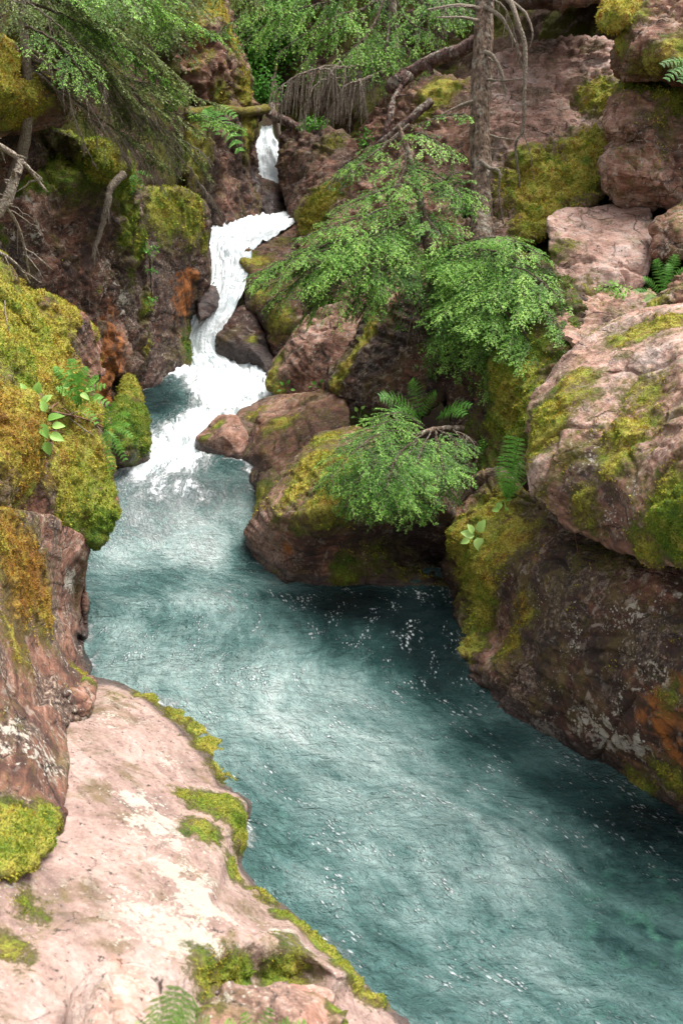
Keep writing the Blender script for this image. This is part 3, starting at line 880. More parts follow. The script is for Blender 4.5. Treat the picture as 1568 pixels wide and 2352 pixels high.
rock('boulder', 'pointed pink boulder with grey lichen above the rapids', 'boulder',
     [(616, 895, 14.6), (612, 860, 15.0), (640, 812, 15.2), (690, 742, 15.4), (745, 702, 15.4), (800, 692, 15.0), (880, 680, 14.3), (880, 760, 13.6), (850, 835, 13.2), (790, 885, 13.4), (740, 908, 13.6), (660, 915, 14.2)],
     [(700, 800, 14.5), (790, 780, 13.9), (730, 760, 14.8), (680, 860, 14.2), (780, 850, 13.5), (640, 860, 14.6)], thick=1.6, tone=0.46, lump=.5, mossup=0.1, hue=0.5, smooth=0.05, rough=.9, lich=.2,
     paint=[(745, 740, .5, 'tone', .68), (720, 790, .4, 'lichen', .4), (625, 870, .25, 'moss', .8), (640, 900, .2, 'moss', .8), (645, 830, .2, 'moss', .6), (760, 860, .5, 'tone', .34)])
rock('boulder', 'dark lichen dotted boulder with a mossy left edge under the hemlock', 'boulder',
     [(748, 892, 13.0), (760, 850, 13.3), (800, 790, 13.6), (840, 720, 13.8), (880, 682, 13.6), (950, 672, 13.0), (1010, 690, 12.5), (1045, 780, 12.0), (1045, 880, 11.6), (1000, 925, 11.6),
      (950, 955, 11.5), (850, 938, 12.0), (790, 918, 12.5)],
     [(870, 760, 13.0), (842, 830, 12.7), (802, 890, 12.6), (920, 800, 12.4), (900, 870, 12.1), (980, 850, 11.8), (960, 740, 12.6), (890, 720, 13.1)],
     thick=1.8, tone=0.12, lump=.7, mossup=0.1, hue=0.45, smooth=0.045, rough=1.2, lich=.2,
     paint=[(865, 715, .22, 'moss', 1.0), (850, 760, .22, 'moss', 1.0), (825, 810, .22, 'moss', 1.0), (800, 850, .22, 'moss', 1.0), (775, 880, .2, 'moss', .9), (880, 690, .2, 'moss', .8), (900, 690, .25, 'tone', .7),
            (910, 830, .5, 'lichen', .35), (880, 920, .4, 'lichen', .3), (960, 800, .6, 'tone', .18)])
rock('boulder', 'water sculpted brown boulder with thin moss beside the rapids', 'boulder',
     [(531, 962, 13.6), (548, 936, 13.9), (600, 916, 14.2), (640, 906, 14.0), (745, 893, 13.2), (800, 910, 12.6), (810, 1010, 11.6), (760, 1020, 11.3), (700, 1110, 10.7), (620, 1190, 10.4),
      (590, 1212, 10.2), (567, 1200, w), (556, 1150, w), (572, 1112, w), (586, 1076, w), (555, 1056, w), (537, 1012, w), (531, 985, w)],
     [(600, 960, 12.9), (610, 1040, 11.9), (680, 980, 12.2), (590, 1115, 11.3), (640, 1100, 10.9), (720, 960, 12.2), (620, 940, 13.3), (572, 1000, 12.9), (585, 960, 13.4)],
     thick=1.6, tone=0.48, lump=.4, mossup=0.2, hue=0.46, smooth=0.05, rough=0.5, bed=(.3, .1, 1),
     paint=[(590, 950, .25, 'moss', .8), (650, 970, .3, 'moss', .7), (620, 990, .25, 'moss', .55), (575, 1150, .3, 'moss', .8), (575, 1190, .25, 'moss', .9), (575, 1150, .4, 'mhue', .6), (600, 1040, .2, 'stain', .6), (600, 990, .2, 'stain', .5),
            (560, 1060, .3, 'wet', .5), (570, 1180, .35, 'wet', .6), (690, 940, .4, 'tone', .5)])
rock('boulder', 'small flat pinkish wedge of rock lying in the white water', 'boulder',
     [(433, 1026, w), (470, 1038, w), (515, 1058, w), (558, 1060, w), (570, 1000, 12.75), (545, 953, 13.15), (505, 956, 13.35), (478, 980, 13.2), (452, 1003, 12.95)],
     [(515, 1000, 12.5), (500, 1035, 12.5), (470, 1010, 12.7), (545, 1030, 12.35), (450, 1018, 12.85)], thick=1.0, tone=0.62, mossup=0.1, smooth=0.01, lump=.3, rough=.5, wetline=.07, lich=.2,
     paint=[(500, 975, .16, 'moss', .7), (470, 1005, .12, 'moss', .6), (505, 1010, .14, 'wet', .4)])
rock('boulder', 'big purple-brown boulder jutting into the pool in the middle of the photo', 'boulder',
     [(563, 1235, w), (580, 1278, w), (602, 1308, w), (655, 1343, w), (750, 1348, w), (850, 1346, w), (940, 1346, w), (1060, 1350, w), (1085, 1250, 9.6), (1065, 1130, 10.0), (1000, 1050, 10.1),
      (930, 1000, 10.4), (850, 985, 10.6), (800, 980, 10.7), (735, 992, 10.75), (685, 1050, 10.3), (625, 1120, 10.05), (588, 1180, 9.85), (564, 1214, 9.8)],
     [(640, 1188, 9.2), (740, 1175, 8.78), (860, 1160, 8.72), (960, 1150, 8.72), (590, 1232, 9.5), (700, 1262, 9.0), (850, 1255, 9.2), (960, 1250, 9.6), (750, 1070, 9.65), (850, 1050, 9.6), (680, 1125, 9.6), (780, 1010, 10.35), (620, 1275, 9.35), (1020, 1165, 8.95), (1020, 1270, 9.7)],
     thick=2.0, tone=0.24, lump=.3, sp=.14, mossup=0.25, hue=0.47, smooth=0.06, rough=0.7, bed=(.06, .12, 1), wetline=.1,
     paint=[(720, 1070, .4, 'moss', .85), (680, 1130, .3, 'moss', .8), (760, 1140, .35, 'moss', .9), (750, 1010, .3, 'moss', .7), (780, 1080, .4, 'moss', .7), (820, 990, .25, 'tone', .7), (650, 1130, .35, 'tone', .6), (610, 1190, .3, 'tone', .6), (640, 1180, .2, 'moss', .5),
            (655, 1255, .12, 'stain', .8), (620, 1290, .25, 'tone', .5), (800, 1290, .25, 'moss', .6), (790, 1320, .2, 'moss', .7), (860, 1270, .3, 'moss', .5), (800, 1290, .5, 'mhue', .75), (950, 1280, .6, 'tone', .1), (950, 1250, .6, 'wet', .5), (690, 1200, .2, 'moss', .5)])  # dark face: wet algae, and shade painted into the tone
rock('mossy_stone', 'dark mossy stone at the waterline left of the big middle boulder', 'mossy rock',
     [(556, 1150, w), (562, 1185, w), (585, 1215, w), (625, 1195, 10.0), (660, 1120, 10.4), (625, 1080, 11.0), (588, 1085, 11.4), (570, 1115, w)],
     [(600, 1130, 10.7), (590, 1170, 10.5), (620, 1110, 10.7)], thick=1.0, tone=.25, mossup=.3, hue=.58, smooth=.035, lump=.6,
     paint=[(575, 1150, .3, 'moss', .9), (580, 1190, .2, 'moss', .9), (615, 1120, .3, 'moss', .5), (600, 1150, .2, 'wet', .5)])
rock('rock_wall', 'mossy wall of rock at the back of the cleft behind the drooping hemlock', 'rock wall',
     [(1000, 560, 13.0), (1100, 560, 12.5), (1260, 600, 11.5), (1340, 700, 10.6), (1340, 820, 9.9), (1250, 950, 9.5), (1210, 1100, 9.1), (1210, 1250, 9.3), (1050, 1300, 9.8), (1040, 1150, 10.2), (1035, 1000, 10.8), (1020, 850, 11.6), (1000, 700, 12.4)],
     [(1180, 850, 10.4), (1130, 1000, 10.3), (1150, 700, 11.3), (1100, 1100, 10.1), (1220, 780, 10.5), (1060, 900, 11.2)], thick=2.2, tone=0.16, mossup=0.35, hue=0.75, smooth=0.08, rough=1.4,
     paint=[(1180, 850, .6, 'moss', .95), (1200, 950, .5, 'moss', .95), (1150, 960, .4, 'moss', .8), (1180, 900, .6, 'mhue', .56), (1130, 1060, .4, 'moss', .6), (1080, 850, .4, 'moss', .2), (1130, 800, .3, 'tone', .45)])
rock('boulder', 'huge dark boulder spotted with white lichen on the right bank of the pool', 'boulder',
     [(1030, 1240, 8.95), (1040, 1190, 9.2), (1065, 1130, 9.5), (1100, 1092, 9.4), (1150, 1082, 9.2), (1210, 1130, 8.6), (1300, 1190, 8.1), (1450, 1225, 7.4), (1600, 1225, 6.8), (1780, 1300, 6.0), (2200, 1420, 4.9), (2300, 2300, w), (2050, 2130, w), (1780, 1980, w),
      (1568, 1866, w), (1470, 1806, w), (1380, 1756, w), (1300, 1711, w), (1230, 1667, w), (1150, 1626, w), (1105, 1591, w), (1075, 1546, w), (1053, 1491, w), (1048, 1430, w), (1034, 1350, w), (1022, 1290, 8.9)],
     [(1090, 1250, 8.5), (1100, 1350, 8.2), (1150, 1180, 8.7), (1130, 1450, 7.8), (1200, 1300, 7.6), (1200, 1500, 7.0), (1300, 1400, 6.72), (1300, 1560, 6.45), (1400, 1350, 6.5), (1400, 1550, 6.05),
      (1500, 1450, 5.9), (1500, 1650, 5.6), (1568, 1550, 5.5), (1620, 1700, 5.2), (1300, 1265, 7.3), (1120, 1290, 8.2), (1400, 1680, 5.95), (1400, 1290, 6.9), (1500, 1330, 6.4)],
     thick=2.2, tone=0.16, lump=.6, mossup=0.15, hue=0.5, smooth=0.05, rough=1.0, bed=(.35, .5, .8), wetline=.12, lich=.16,
     paint=[(1090, 1280, .45, 'moss', 1.0), (1110, 1350, .35, 'moss', 1.0), (1100, 1420, .3, 'moss', .85), (1160, 1250, .45, 'moss', .8), (1130, 1180, .45, 'moss', .75), (1080, 1480, .22, 'moss', .75), (1180, 1480, .28, 'moss', .7), (1210, 1400, .3, 'moss', .6), (1050, 1230, .3, 'moss', .9),
            (1110, 1350, .35, 'mhue', .78), (1090, 1290, .3, 'mhue', .52), (1200, 1300, .7, 'mhue', .33), (1070, 1180, .25, 'tone', .6), (1290, 1400, .35, 'lichen', .35), (1230, 1380, .3, 'lichen', .38), (1450, 1400, .4, 'lichen', .42), (1540, 1380, .4, 'lichen', .4),
            (1400, 1690, .30, 'lichen', .9), (1450, 1680, .28, 'lichen', 1.0), (1470, 1720, .22, 'lichen', .95), (1330, 1680, .2, 'lichen', .55), (1420, 1620, .4, 'lichen', .42), (1300, 1600, .4, 'lichen', .30), (1260, 1680, .25, 'lichen', .55), (1350, 1640, .4, 'lichen', .5), (1520, 1560, .35, 'lichen', .5), (1450, 1600, .3, 'lichen', .55), (1320, 1450, .3, 'lichen', .42),
            (1540, 1650, .4, 'stain', .85), (1568, 1720, .35, 'stain', .85), (1500, 1580, .25, 'stain', .5), (1540, 1600, .2, 'moss', .5), (1550, 1780, .25, 'moss', .7), (1470, 1795, .2, 'moss', .6), (1120, 1500, .3, 'tone', .5), (1400, 1280, .6, 'moss', .35)])
rock('boulder', 'large pink boulder with ragged moss patches high on the right bank', 'boulder',
     [(1205, 1080, 7.63), (1205, 1040, 7.81), (1216, 930, 8.28), (1260, 870, 8.56), (1330, 790, 8.93), (1400, 742, 9.11), (1480, 702, 9.11), (1568, 690, 9.02), (1780, 660, 8.65), (2300, 620, 7.4), (2300, 1480, 4.4), (1780, 1360, 5.39),
      (1600, 1312, 5.77), (1500, 1290, 6.14), (1400, 1250, 6.60), (1320, 1210, 6.98), (1262, 1165, 7.25), (1216, 1135, 7.44)],
     [(1240, 1100, 7.30), (1300, 1030, 7.25), (1300, 900, 8.00), (1400, 820, 8.28), (1400, 950, 7.35), (1400, 1100, 6.70), (1500, 900, 7.35), (1500, 1050, 6.51), (1500, 1200, 6.04), (1568, 1000, 6.32), (1568, 800, 7.63),
      (1620, 1150, 5.67), (1228, 1060, 7.44), (1350, 1150, 6.79), (1440, 1230, 6.37)],
     thick=1.6, pale=.1, tone=0.72, lump=.4, mossup=0.2, hue=0.48, smooth=0.035, rough=.75, bed=(-.45, .25, .8), lich=.22,
     paint=[(1260, 960, .35, 'moss', .9), (1240, 1010, .3, 'moss', .85), (1300, 930, .3, 'moss', .7), (1320, 880, .25, 'moss', .7), (1440, 980, .35, 'moss', .75), (1480, 900, .3, 'moss', .6), (1460, 770, .35, 'moss', .7), (1540, 740, .35, 'moss', .75), (1420, 1060, .25, 'moss', .7),
            (1540, 1160, .35, 'moss', .95), (1560, 1220, .3, 'moss', 1.0), (1490, 1260, .25, 'moss', .7), (1250, 1130, .2, 'moss', .5), (1340, 1160, .25, 'moss', .6), (1540, 1200, .4, 'mhue', .72), (1300, 1050, .4, 'moss', .4), (1220, 960, .25, 'mhue', .7),
            (1350, 1080, .4, 'tone', .25), (1400, 1130, .35, 'tone', .3), (1380, 1030, .35, 'lichen', .4), (1340, 1000, .3, 'lichen', .45), (1440, 1170, .4, 'lichen', .4), (1480, 850, .4, 'tone', .85), (1340, 900, .35, 'tone', .75), (1230, 1090, .25, 'tone', .8), (1560, 870, .35, 'tone', .45), (1410, 1220, .3, 'tone', .4)])
# hillside blocks above the right bank
rock('boulder', 'flat faced pink block with a level crack right of the tree trunk', 'boulder',
     [(1256, 500, 12.0), (1290, 482, 12.5), (1400, 468, 12.8), (1494, 475, 12.6), (1506, 530, 12.0), (1500, 590, 11.5), (1472, 650, 11.2), (1440, 695, 11.0), (1330, 690, 11.0), (1270, 662, 11.2), (1258, 580, 11.6)],
     [(1380, 520, 12.1), (1380, 540, 11.8), (1300, 560, 11.5), (1400, 620, 11.1), (1450, 560, 11.5)], thick=1.6, pale=.2, tone=0.72, lump=.22, mossup=0.1, smooth=0.03, rough=.8, bed=(0, .1, 1), lich=.25,
     paint=[(1290, 560, .3, 'moss', .5), (1400, 600, .4, 'lichen', .45), (1330, 670, .3, 'moss', .5)])
rock('rock_ledge', 'low pinkish ledge strewn with needles below the cracked block', 'rock ledge',
     [(1270, 705, 10.8), (1340, 680, 11.1), (1490, 685, 10.8), (1520, 735, 10.1), (1420, 800, 9.6), (1330, 812, 9.7), (1280, 770, 10.2)], [(1400, 720, 10.5), (1360, 770, 10.0)],
     thick=1.2, tone=0.62, mossup=0.2, smooth=0.05, paint=[(1400, 760, .3, 'moss', .5), (1340, 700, .3, 'lichen', .4)])
rock('boulder', 'grey lichened boulder at the right edge beyond the tall fern', 'boulder',
     [(1500, 590, 11.3), (1498, 540, 11.5), (1520, 492, 11.8), (1568, 466, 11.8), (2100, 450, 10.58), (2100, 640, 9.94), (1568, 595, 11.0)], [(1550, 530, 11.2), (1600, 560, 10.9)],
     thick=1.4, tone=0.42, mossup=0.25, lich=.35, smooth=0.05)
rock('boulder', 'white speckled boulder at the right edge below the tall fern', 'boulder',
     [(1478, 718, 9.8), (1512, 682, 10.0), (1568, 634, 10.0), (2100, 600, 9.02), (2100, 780, 8.46), (1568, 760, 9.3), (1520, 724, 9.6)], [(1570, 685, 9.5), (1530, 700, 9.6)],
     thick=1.2, tone=0.5, mossup=0.3, lich=.5, smooth=0.04, paint=[(1510, 710, .25, 'moss', .8)])
rock('boulder', 'moss capped grey boulder stacked on the upper right slope', 'boulder',
     [(1380, 392, 12.8), (1396, 350, 12.9), (1410, 322, 13.0), (1390, 290, 13.0), (1396, 240, 13.3), (1420, 196, 13.6), (1442, 184, 13.7), (1568, 190, 13.5), (2100, 200, 12.14), (2100, 490, 11.04), (1568, 476, 12.3),
      (1500, 478, 12.5), (1420, 466, 12.7), (1396, 440, 12.8)],
     [(1450, 225, 13.1), (1440, 285, 12.6), (1500, 330, 12.5), (1440, 400, 12.3), (1520, 420, 12.1), (1425, 325, 12.95), (1520, 240, 12.9), (1540, 310, 12.7)], thick=2.0, tone=0.72, mossup=0.2, hue=0.55, smooth=0.05, rough=1.3, lich=.3,
     paint=[(1480, 200, .4, 'moss', .95), (1540, 220, .4, 'moss', .9), (1520, 260, .3, 'moss', .5), (1440, 270, .3, 'tone', .7), (1430, 390, .35, 'lichen', .4), (1500, 340, .5, 'tone', .3)])
rock('boulder', 'golden moss cushion of a boulder at the top right', 'boulder',
     [(1366, 34, 13.6), (1384, 8, 13.7), (1450, -40, 13.7), (1490, -10, 13.4), (1440, 45, 13.0), (1412, 74, 13.0), (1380, 66, 13.3)], [(1420, 25, 13.1)], thick=1.2, tone=0.4, mossup=0.8, hue=0.45, smooth=0.06,
     paint=[(1415, 25, .6, 'moss', 1.0)])
rock('boulder', 'big rounded boulder with mossy rims in the top right corner', 'boulder',
     [(1402, 120, 13.2), (1430, 50, 13.1), (1480, 0, 13.3), (1560, -70, 13.6), (2100, -90, 12.33), (2100, 200, 11.78), (1568, 186, 12.9), (1480, 190, 13.0), (1424, 192, 13.2), (1405, 162, 13.3)],
     [(1480, 80, 12.7), (1560, 90, 12.5), (1450, 140, 12.7), (1465, 150, 12.75), (1520, 130, 12.4), (1580, 160, 12.3)], thick=1.8, tone=0.45, mossup=0.2, hue=0.5, smooth=0.06, rough=1.2, lich=.2,
     paint=[(1420, 80, .3, 'moss', .9), (1450, 40, .3, 'moss', .8), (1490, 130, .3, 'moss', .8), (1540, 110, .3, 'moss', .8), (1560, 150, .3, 'moss', .8), (1470, 165, .25, 'moss', .6), (1490, 70, .3, 'bare', .8)])
rock('cliff', 'pinkish hillside cliff streaked with lichen and moss behind the bare trunk', 'cliff',
     [(1105, 150, 16.0), (1210, 96, 17.0), (1300, 92, 17.0), (1410, 100, 16.0), (1430, 200, 15.0), (1410, 300, 14.3), (1400, 420, 13.6), (1350, 480, 13.2), (1270, 520, 13.0), (1220, 560, 13.0), (1110, 560, 13.3), (1085, 420, 14.5), (1095, 280, 15.2)],
     [(1160, 200, 15.6), (1250, 160, 16.0), (1340, 200, 15.2), (1180, 300, 14.6), (1280, 300, 14.5), (1250, 400, 13.8), (1330, 400, 13.6), (1160, 440, 13.9), (1350, 130, 15.9), (1200, 330, 14.1), (1310, 255, 15.1)],
     thick=2.2, pale=.12, tone=0.78, mossup=0.1, hue=0.5, smooth=0.06, rough=1.6, bed=(.6, .2, .7), lich=.25,
     paint=[(1230, 420, .7, 'moss', .85), (1300, 420, .6, 'moss', .9), (1240, 490, .5, 'moss', .95), (1350, 340, .5, 'moss', .9), (1370, 220, .5, 'moss', .85), (1250, 380, .5, 'moss', .8), (1180, 290, .6, 'tone', .7), (1280, 130, .5, 'tone', .6),
            (1160, 270, .5, 'lichen', .4), (1300, 300, .4, 'tone', .6), (1340, 300, .4, 'moss', .5), (1250, 260, .5, 'bare', .7)])
rock('overhang', 'overhanging rock added across the top right to shade a dark hollow', 'overhang',
     [(1160, 10, 16.2), (1190, -160, 17.0), (1450, -200, 15.5), (1440, -40, 14.6), (1380, 2, 14.4), (1300, 12, 14.6), (1210, 8, 15.4)], [(1300, -60, 14.8)], thick=3.5, tone=0.2, mossup=0.3, smooth=0.08)  # added mostly above the view so that it shades the hollow
rock('boulder', 'jumble of brown broken rock and moss above the hemlock sapling', 'boulder',
     [(830, 300, 19.0), (900, 205, 20.0), (960, 152, 20.5), (1000, 168, 19.5), (1095, 200, 18.0), (1095, 420, 15.5), (1040, 480, 15.0), (960, 500, 15.2), (880, 480, 16.5), (820, 420, 18.0)],
     [(960, 250, 18.2), (1020, 300, 16.8), (900, 350, 17.8), (960, 400, 16.4), (1040, 240, 17.5), (1010, 190, 18.6), (990, 230, 17.8)], thick=2.2, tone=0.54, mossup=0.15, hue=0.46, smooth=0.05, rough=2.0, lich=.15,
     paint=[(1010, 200, .5, 'moss', 1.0), (990, 240, .4, 'moss', .9), (1060, 260, .4, 'lichen', .4), (930, 300, .5, 'tone', .3), (1010, 430, .5, 'stain', .4)])
rock('rock_tower', 'red-brown rock tower with a mossy arching rim at the top of the gorge', 'rock tower',
     [(384, 60, 22.0), (400, 0, 22.5), (430, -60, 23.0), (500, -60, 24.0), (530, 40, 24.0), (542, 100, 24.0), (580, 180, 24.5), (592, 250, 24.5), (540, 275, 23.0), (460, 280, 22.0), (425, 200, 21.5), (398, 150, 21.5)],
     [(450, 60, 21.7), (500, 120, 22.3), (460, 180, 21.5), (540, 200, 23.3), (505, 40, 23.2), (490, 60, 22.2), (470, 110, 22.2), (480, 145, 21.7)], thick=2.6, tone=0.42, mossup=0.3, hue=0.45, smooth=0.06, rough=1.8, bed=(0, .1, 1),
     paint=[(490, 20, .5, 'moss', 1.0), (520, 70, .45, 'moss', 1.0), (535, 100, .4, 'moss', .9), (430, 40, .5, 'moss', .7), (560, 200, .6, 'moss', .8), (500, 230, .6, 'moss', .6), (460, 90, .4, 'stain', .7), (450, 130, .4, 'stain', .7), (440, 90, .3, 'tone', .7), (465, 160, .3, 'tone', .7), (490, 20, .5, 'mhue', .38)])
rock('rock_ledge', 'needle strewn rock ledge the hemlock sapling grows on', 'rock ledge',
     [(690, 530, 19.0), (700, 470, 19.5), (760, 440, 19.3), (850, 400, 18.5), (1000, 450, 15.5), (1090, 520, 14.0), (1090, 640, 13.0), (1000, 705, 13.0), (880, 705, 14.0), (800, 705, 15.5), (720, 660, 17.0), (690, 590, 18.0)],
     [(800, 540, 17.0), (900, 560, 15.5), (1000, 580, 14.2), (760, 480, 18.4)], thick=2.5, tone=0.62, mossup=0.2, hue=0.5, smooth=0.08, rough=1.6,
     paint=[(730, 480, .7, 'moss', .9), (760, 450, .6, 'moss', .9), (1050, 560, .4, 'stain', .4)])

# the forest floor behind and under all of that
rock('hillside', '', '',
     [(640, 300, 26), (630, 150, 27), (630, -600, 32), (1100, -600, 28), (2500, -600, 18.48), (2700, -200, 13.50), (2500, 400, 12.06), (2500, 900, 8.71), (1500, 1000, 9.7), (1250, 1150, 10.2), (1100, 1200, 10.8), (1045, 1000, 11.8),  # unseen top raised above the view to darken the water's reflections
      (1000, 880, 12.6), (800, 880, 14.2), (735, 660, 17.9), (715, 560, 20.4), (672, 450, 23.3)],
     [(900, -300, 26.5), (1450, -300, 20), (900, 300, 20.7), (900, 100, 23.5), (1000, 500, 15.9), (1150, 650, 12.9), (1300, 500, 13.9), (1300, 200, 17.9), (1500, 300, 14.9), (1500, 600, 12.3), (1500, 800, 10.6), (1250, 850, 11.1), (1200, 50, 20.5), (1450, 50, 16.4), (800, 450, 20.7)],
     thick=2.5, smooth=0.3, kind='structure', mat='soil', vox=1.6, fuzz=0, wetline=0, rough=1.2)
rock('hillside', '', '',
     [(-500, -300, 13), (-500, -600, 17), (200, -600, 23), (645, -600, 32.5), (648, 100, 27.5), (602, 285, 25.8), (560, 310, 24.2), (475, 425, 20), (440, 530, 19.4), (330, 520, 17), (200, 430, 15), (-300, 480, 12.8)],  # carried up out of view as well, to darken reflections
     [(100, -300, 20), (450, -300, 26), (100, 100, 16), (300, 150, 19), (450, 200, 23), (300, 350, 17), (540, 100, 26)],
     thick=2.5, smooth=0.3, kind='structure', mat='soil', vox=1.6, fuzz=0, wetline=0, rough=1.2)
# ------------------------------------------------------------------ the river
ST = [  # left bank, right bank seen at (u, v, distance); None = level water of the pool
    ((600, 296, 25.2), (626, 296, 25.2)), ((597, 316, 24.5), (628, 318, 24.4)), ((584, 342, 23.9), (648, 347, 23.9)), ((580, 380, 23.5), (656, 392, 23.4)),
    ((590, 425, 23.15), (652, 437, 23.0)), ((600, 490, 22.5), (690, 485, 22.5)), ((545, 512, 21.1), (705, 500, 21.3)), ((465, 532, 19.8), (660, 530, 19.8)),
    ((466, 575, 18.95), (590, 572, 18.95)), ((480, 640, 18.1), (575, 612, 18.2)), ((450, 715, 17.5), (555, 690, 17.6)), ((426, 770, 17.15), (510, 758, 17.2)),
    ((425, 835, 16.9), (500, 822, 16.95)), ((400, 862, None), (580, 845, None)), ((290, 886, None), (665, 880, None)), ((285, 940, None), (640, 930, None)),
    ((300, 1000, None), (600, 985, None)), ((300, 1050, None), (620, 1030, None)), ((250, 1085, None), (640, 1075, None)), ((215, 1115, None), (650, 1120, None)),
    ((180, 1200, None), (680, 1200, None)), ((150, 1300, None), (830, 1280, None)), ((140, 1400, None), (1150, 1330, None)), ((150, 1500, None), (1200, 1440, None)),
    ((100, 1580, None), (1220, 1560, None)), ((150, 1680, None), (1320, 1640, None)), ((220, 1800, None), (1480, 1740, None)), ((300, 1930, None), (1700, 1850, None)),
    ((370, 2080, None), (1900, 1960, None)), ((560, 2250, None), (2100, 2120, None)), ((820, 2400, None), (2300, 2300, None)), ((1000, 2700, None), (2500, 2600, None))]


def wp(p):
    return P(p[0], p[1], z=0.0) if p[2] is None else P(p[0], p[1], p[2])


SL = np.array([wp(a) for a, b in ST])
SR = np.array([wp(b) for a, b in ST])
SL[:, 2] = np.maximum(SL[:, 2], 0)
SR[:, 2] = np.maximum(SR[:, 2], 0)
for k in range(13, len(ST)):
    SL[k, 2] = SR[k, 2] = 0


def catmull(Q, t):
    n = len(Q)
    i = np.clip(np.floor(t).astype(int), 0, n - 2)
    f = (t - i)[:, None]
    g = lambda k: Q[np.clip(k, 0, n - 1)]
    p0, p1, p2, p3 = g(i - 1), g(i), g(i + 1), g(i + 2)
    return 0.5 * (2 * p1 + (p2 - p0) * f + (2 * p0 - 5 * p1 + 4 * p2 - p3) * f ** 2 + (3 * p1 - p0 - 3 * p2 + p3) * f ** 3)


# rows spaced by what the eye resolves
tt = np.linspace(0, len(ST) - 1, 4000)
mid = catmull((SL + SR) / 2, tt)
seg = np.linalg.norm(np.diff(mid, axis=0), axis=1)
wgt = seg / (0.0026 * np.maximum(mid[1:, 1], 2.5))
cum = np.concatenate([[0], np.cumsum(wgt)])
NS, NTT = int(cum[-1]), 300
ts = np.interp(np.linspace(0, cum[-1], NS), cum, tt)
L3, R3 = catmull(SL, ts), catmull(SR, ts)
L3[:, 2] = np.where(ts >= 13, 0, np.maximum(L3[:, 2], 0))
R3[:, 2] = np.where(ts >= 13, 0, np.maximum(R3[:, 2], 0))
tc = np.linspace(0, 1, NTT)
V = L3[:, None, :] * (1 - tc)[None, :, None] + R3[:, None, :] * tc[None, :, None]
mids = (L3 + R3) / 2
sdist = np.concatenate([[0], np.cumsum(np.linalg.norm(np.diff(mids, axis=0), axis=1))])
width = np.linalg.norm(R3 - L3, axis=1)
UVf = np.stack([np.repeat(sdist[:, None], NTT, 1), (tc[None, :] - 0.5) * width[:, None]], -1).reshape(-1, 2)
V = V.reshape(-1, 3)
TS = np.repeat(ts, NTT)
TC = np.tile(tc, NS)
flat = np.stack([V[:, 0], V[:, 1], np.zeros(len(V))], 1)


def blob(u, v, rx, ry=None, Y=None):
    c = P(u, v, z=0.0) if Y is None else P(u, v, Y)
    ry = ry or rx
    return np.exp(-(((V[:, 0] - c[0]) / rx) ** 2 + ((V[:, 1] - c[1]) / ry) ** 2))


def most(base, *bl):
    out = base.copy()
    for b, a in bl:
        out = out * (1 - b) + a * b
    return out


fall = 1 - sstep(12.6, 14.2, TS)
nz = fbm(flat / 0.8, 3)
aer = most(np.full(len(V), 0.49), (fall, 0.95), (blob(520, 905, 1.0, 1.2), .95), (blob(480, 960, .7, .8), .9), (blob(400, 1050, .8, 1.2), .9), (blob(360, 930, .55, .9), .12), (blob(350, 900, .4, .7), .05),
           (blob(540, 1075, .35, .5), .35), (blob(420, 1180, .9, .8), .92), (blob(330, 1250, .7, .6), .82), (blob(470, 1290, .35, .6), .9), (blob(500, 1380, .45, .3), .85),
           (blob(380, 1330, .5, .25), .42), (blob(380, 1420, .5, .25), .45), (blob(580, 1290, .25, .5), .22), (blob(640, 1370, .5, .15), .28), (blob(900, 1400, .9, .5), -.25), (blob(980, 1480, .55, .5), -.25), (blob(1010, 1580, .4, .5), -.1),  # dark eddy: clear water, with the boulder's shade painted into the colour
           (blob(800, 1470, .5, .35), .25), (blob(300, 1500, .6, .5), .66), (blob(450, 1560, .8, .5), .74), (blob(640, 1620, .8, .6), .76), (blob(820, 1720, .7, .6), .70), (blob(1150, 1700, .4, .35), .05),
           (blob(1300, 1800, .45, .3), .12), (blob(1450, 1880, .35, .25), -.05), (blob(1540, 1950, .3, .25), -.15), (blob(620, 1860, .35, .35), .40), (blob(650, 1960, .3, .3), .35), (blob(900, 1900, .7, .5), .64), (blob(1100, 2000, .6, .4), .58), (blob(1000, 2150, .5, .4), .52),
           (blob(1450, 2150, .45, .6), .26), (blob(1540, 2000, .3, .4), .20), (blob(900, 2250, .3, .3), .42), (blob(1250, 2280, .4, .3), .55))
foam = most(np.full(len(V), 0.08), (fall, 1.5), (blob(540, 905, .8, 1.1), 1.4), (blob(500, 880, .5, .7), 1.7), (blob(460, 980, .6, .8), 1.05), (blob(440, 985, .5, .9), 1.35), (blob(400, 1040, .6, .8), 1.25), (blob(350, 1060, .4, .7), 1.3), (blob(360, 925, .5, .9), .05),
            (blob(420, 1130, .9, .55), .88), (blob(560, 1090, .4, .5), .25), (blob(320, 1200, .8, .7), .62), (blob(500, 1370, .35, .35), .52), (blob(460, 1280, .35, .5), .50), (blob(560, 1390, .25, .2), .42), (blob(300, 1480, .6, .5), .33),
            (blob(500, 1580, .9, .6), .30), (blob(800, 1800, .8, .6), .22), (blob(700, 1950, .3, .4), .25), (blob(760, 1440, .3, .2), .20), (blob(900, 1380, .9, .4), .0), (blob(990, 1480, .6, .6), .0), (blob(1200, 1700, .5, .5), .03), (blob(1400, 1880, .6, .5), .02), (blob(1500, 2150, .5, .6), .0),
            (blob(1150, 2230, .35, .4), .27), (blob(850, 2080, .4, .3), .2))
fleck = most(np.full(len(V), 0.66), (fall, 0), (blob(950, 1410, .6, .35), .85), (blob(1300, 1780, .7, .6), .58), (blob(350, 930, .6, .9), .3), (blob(1500, 2150, .45, .55), .1))
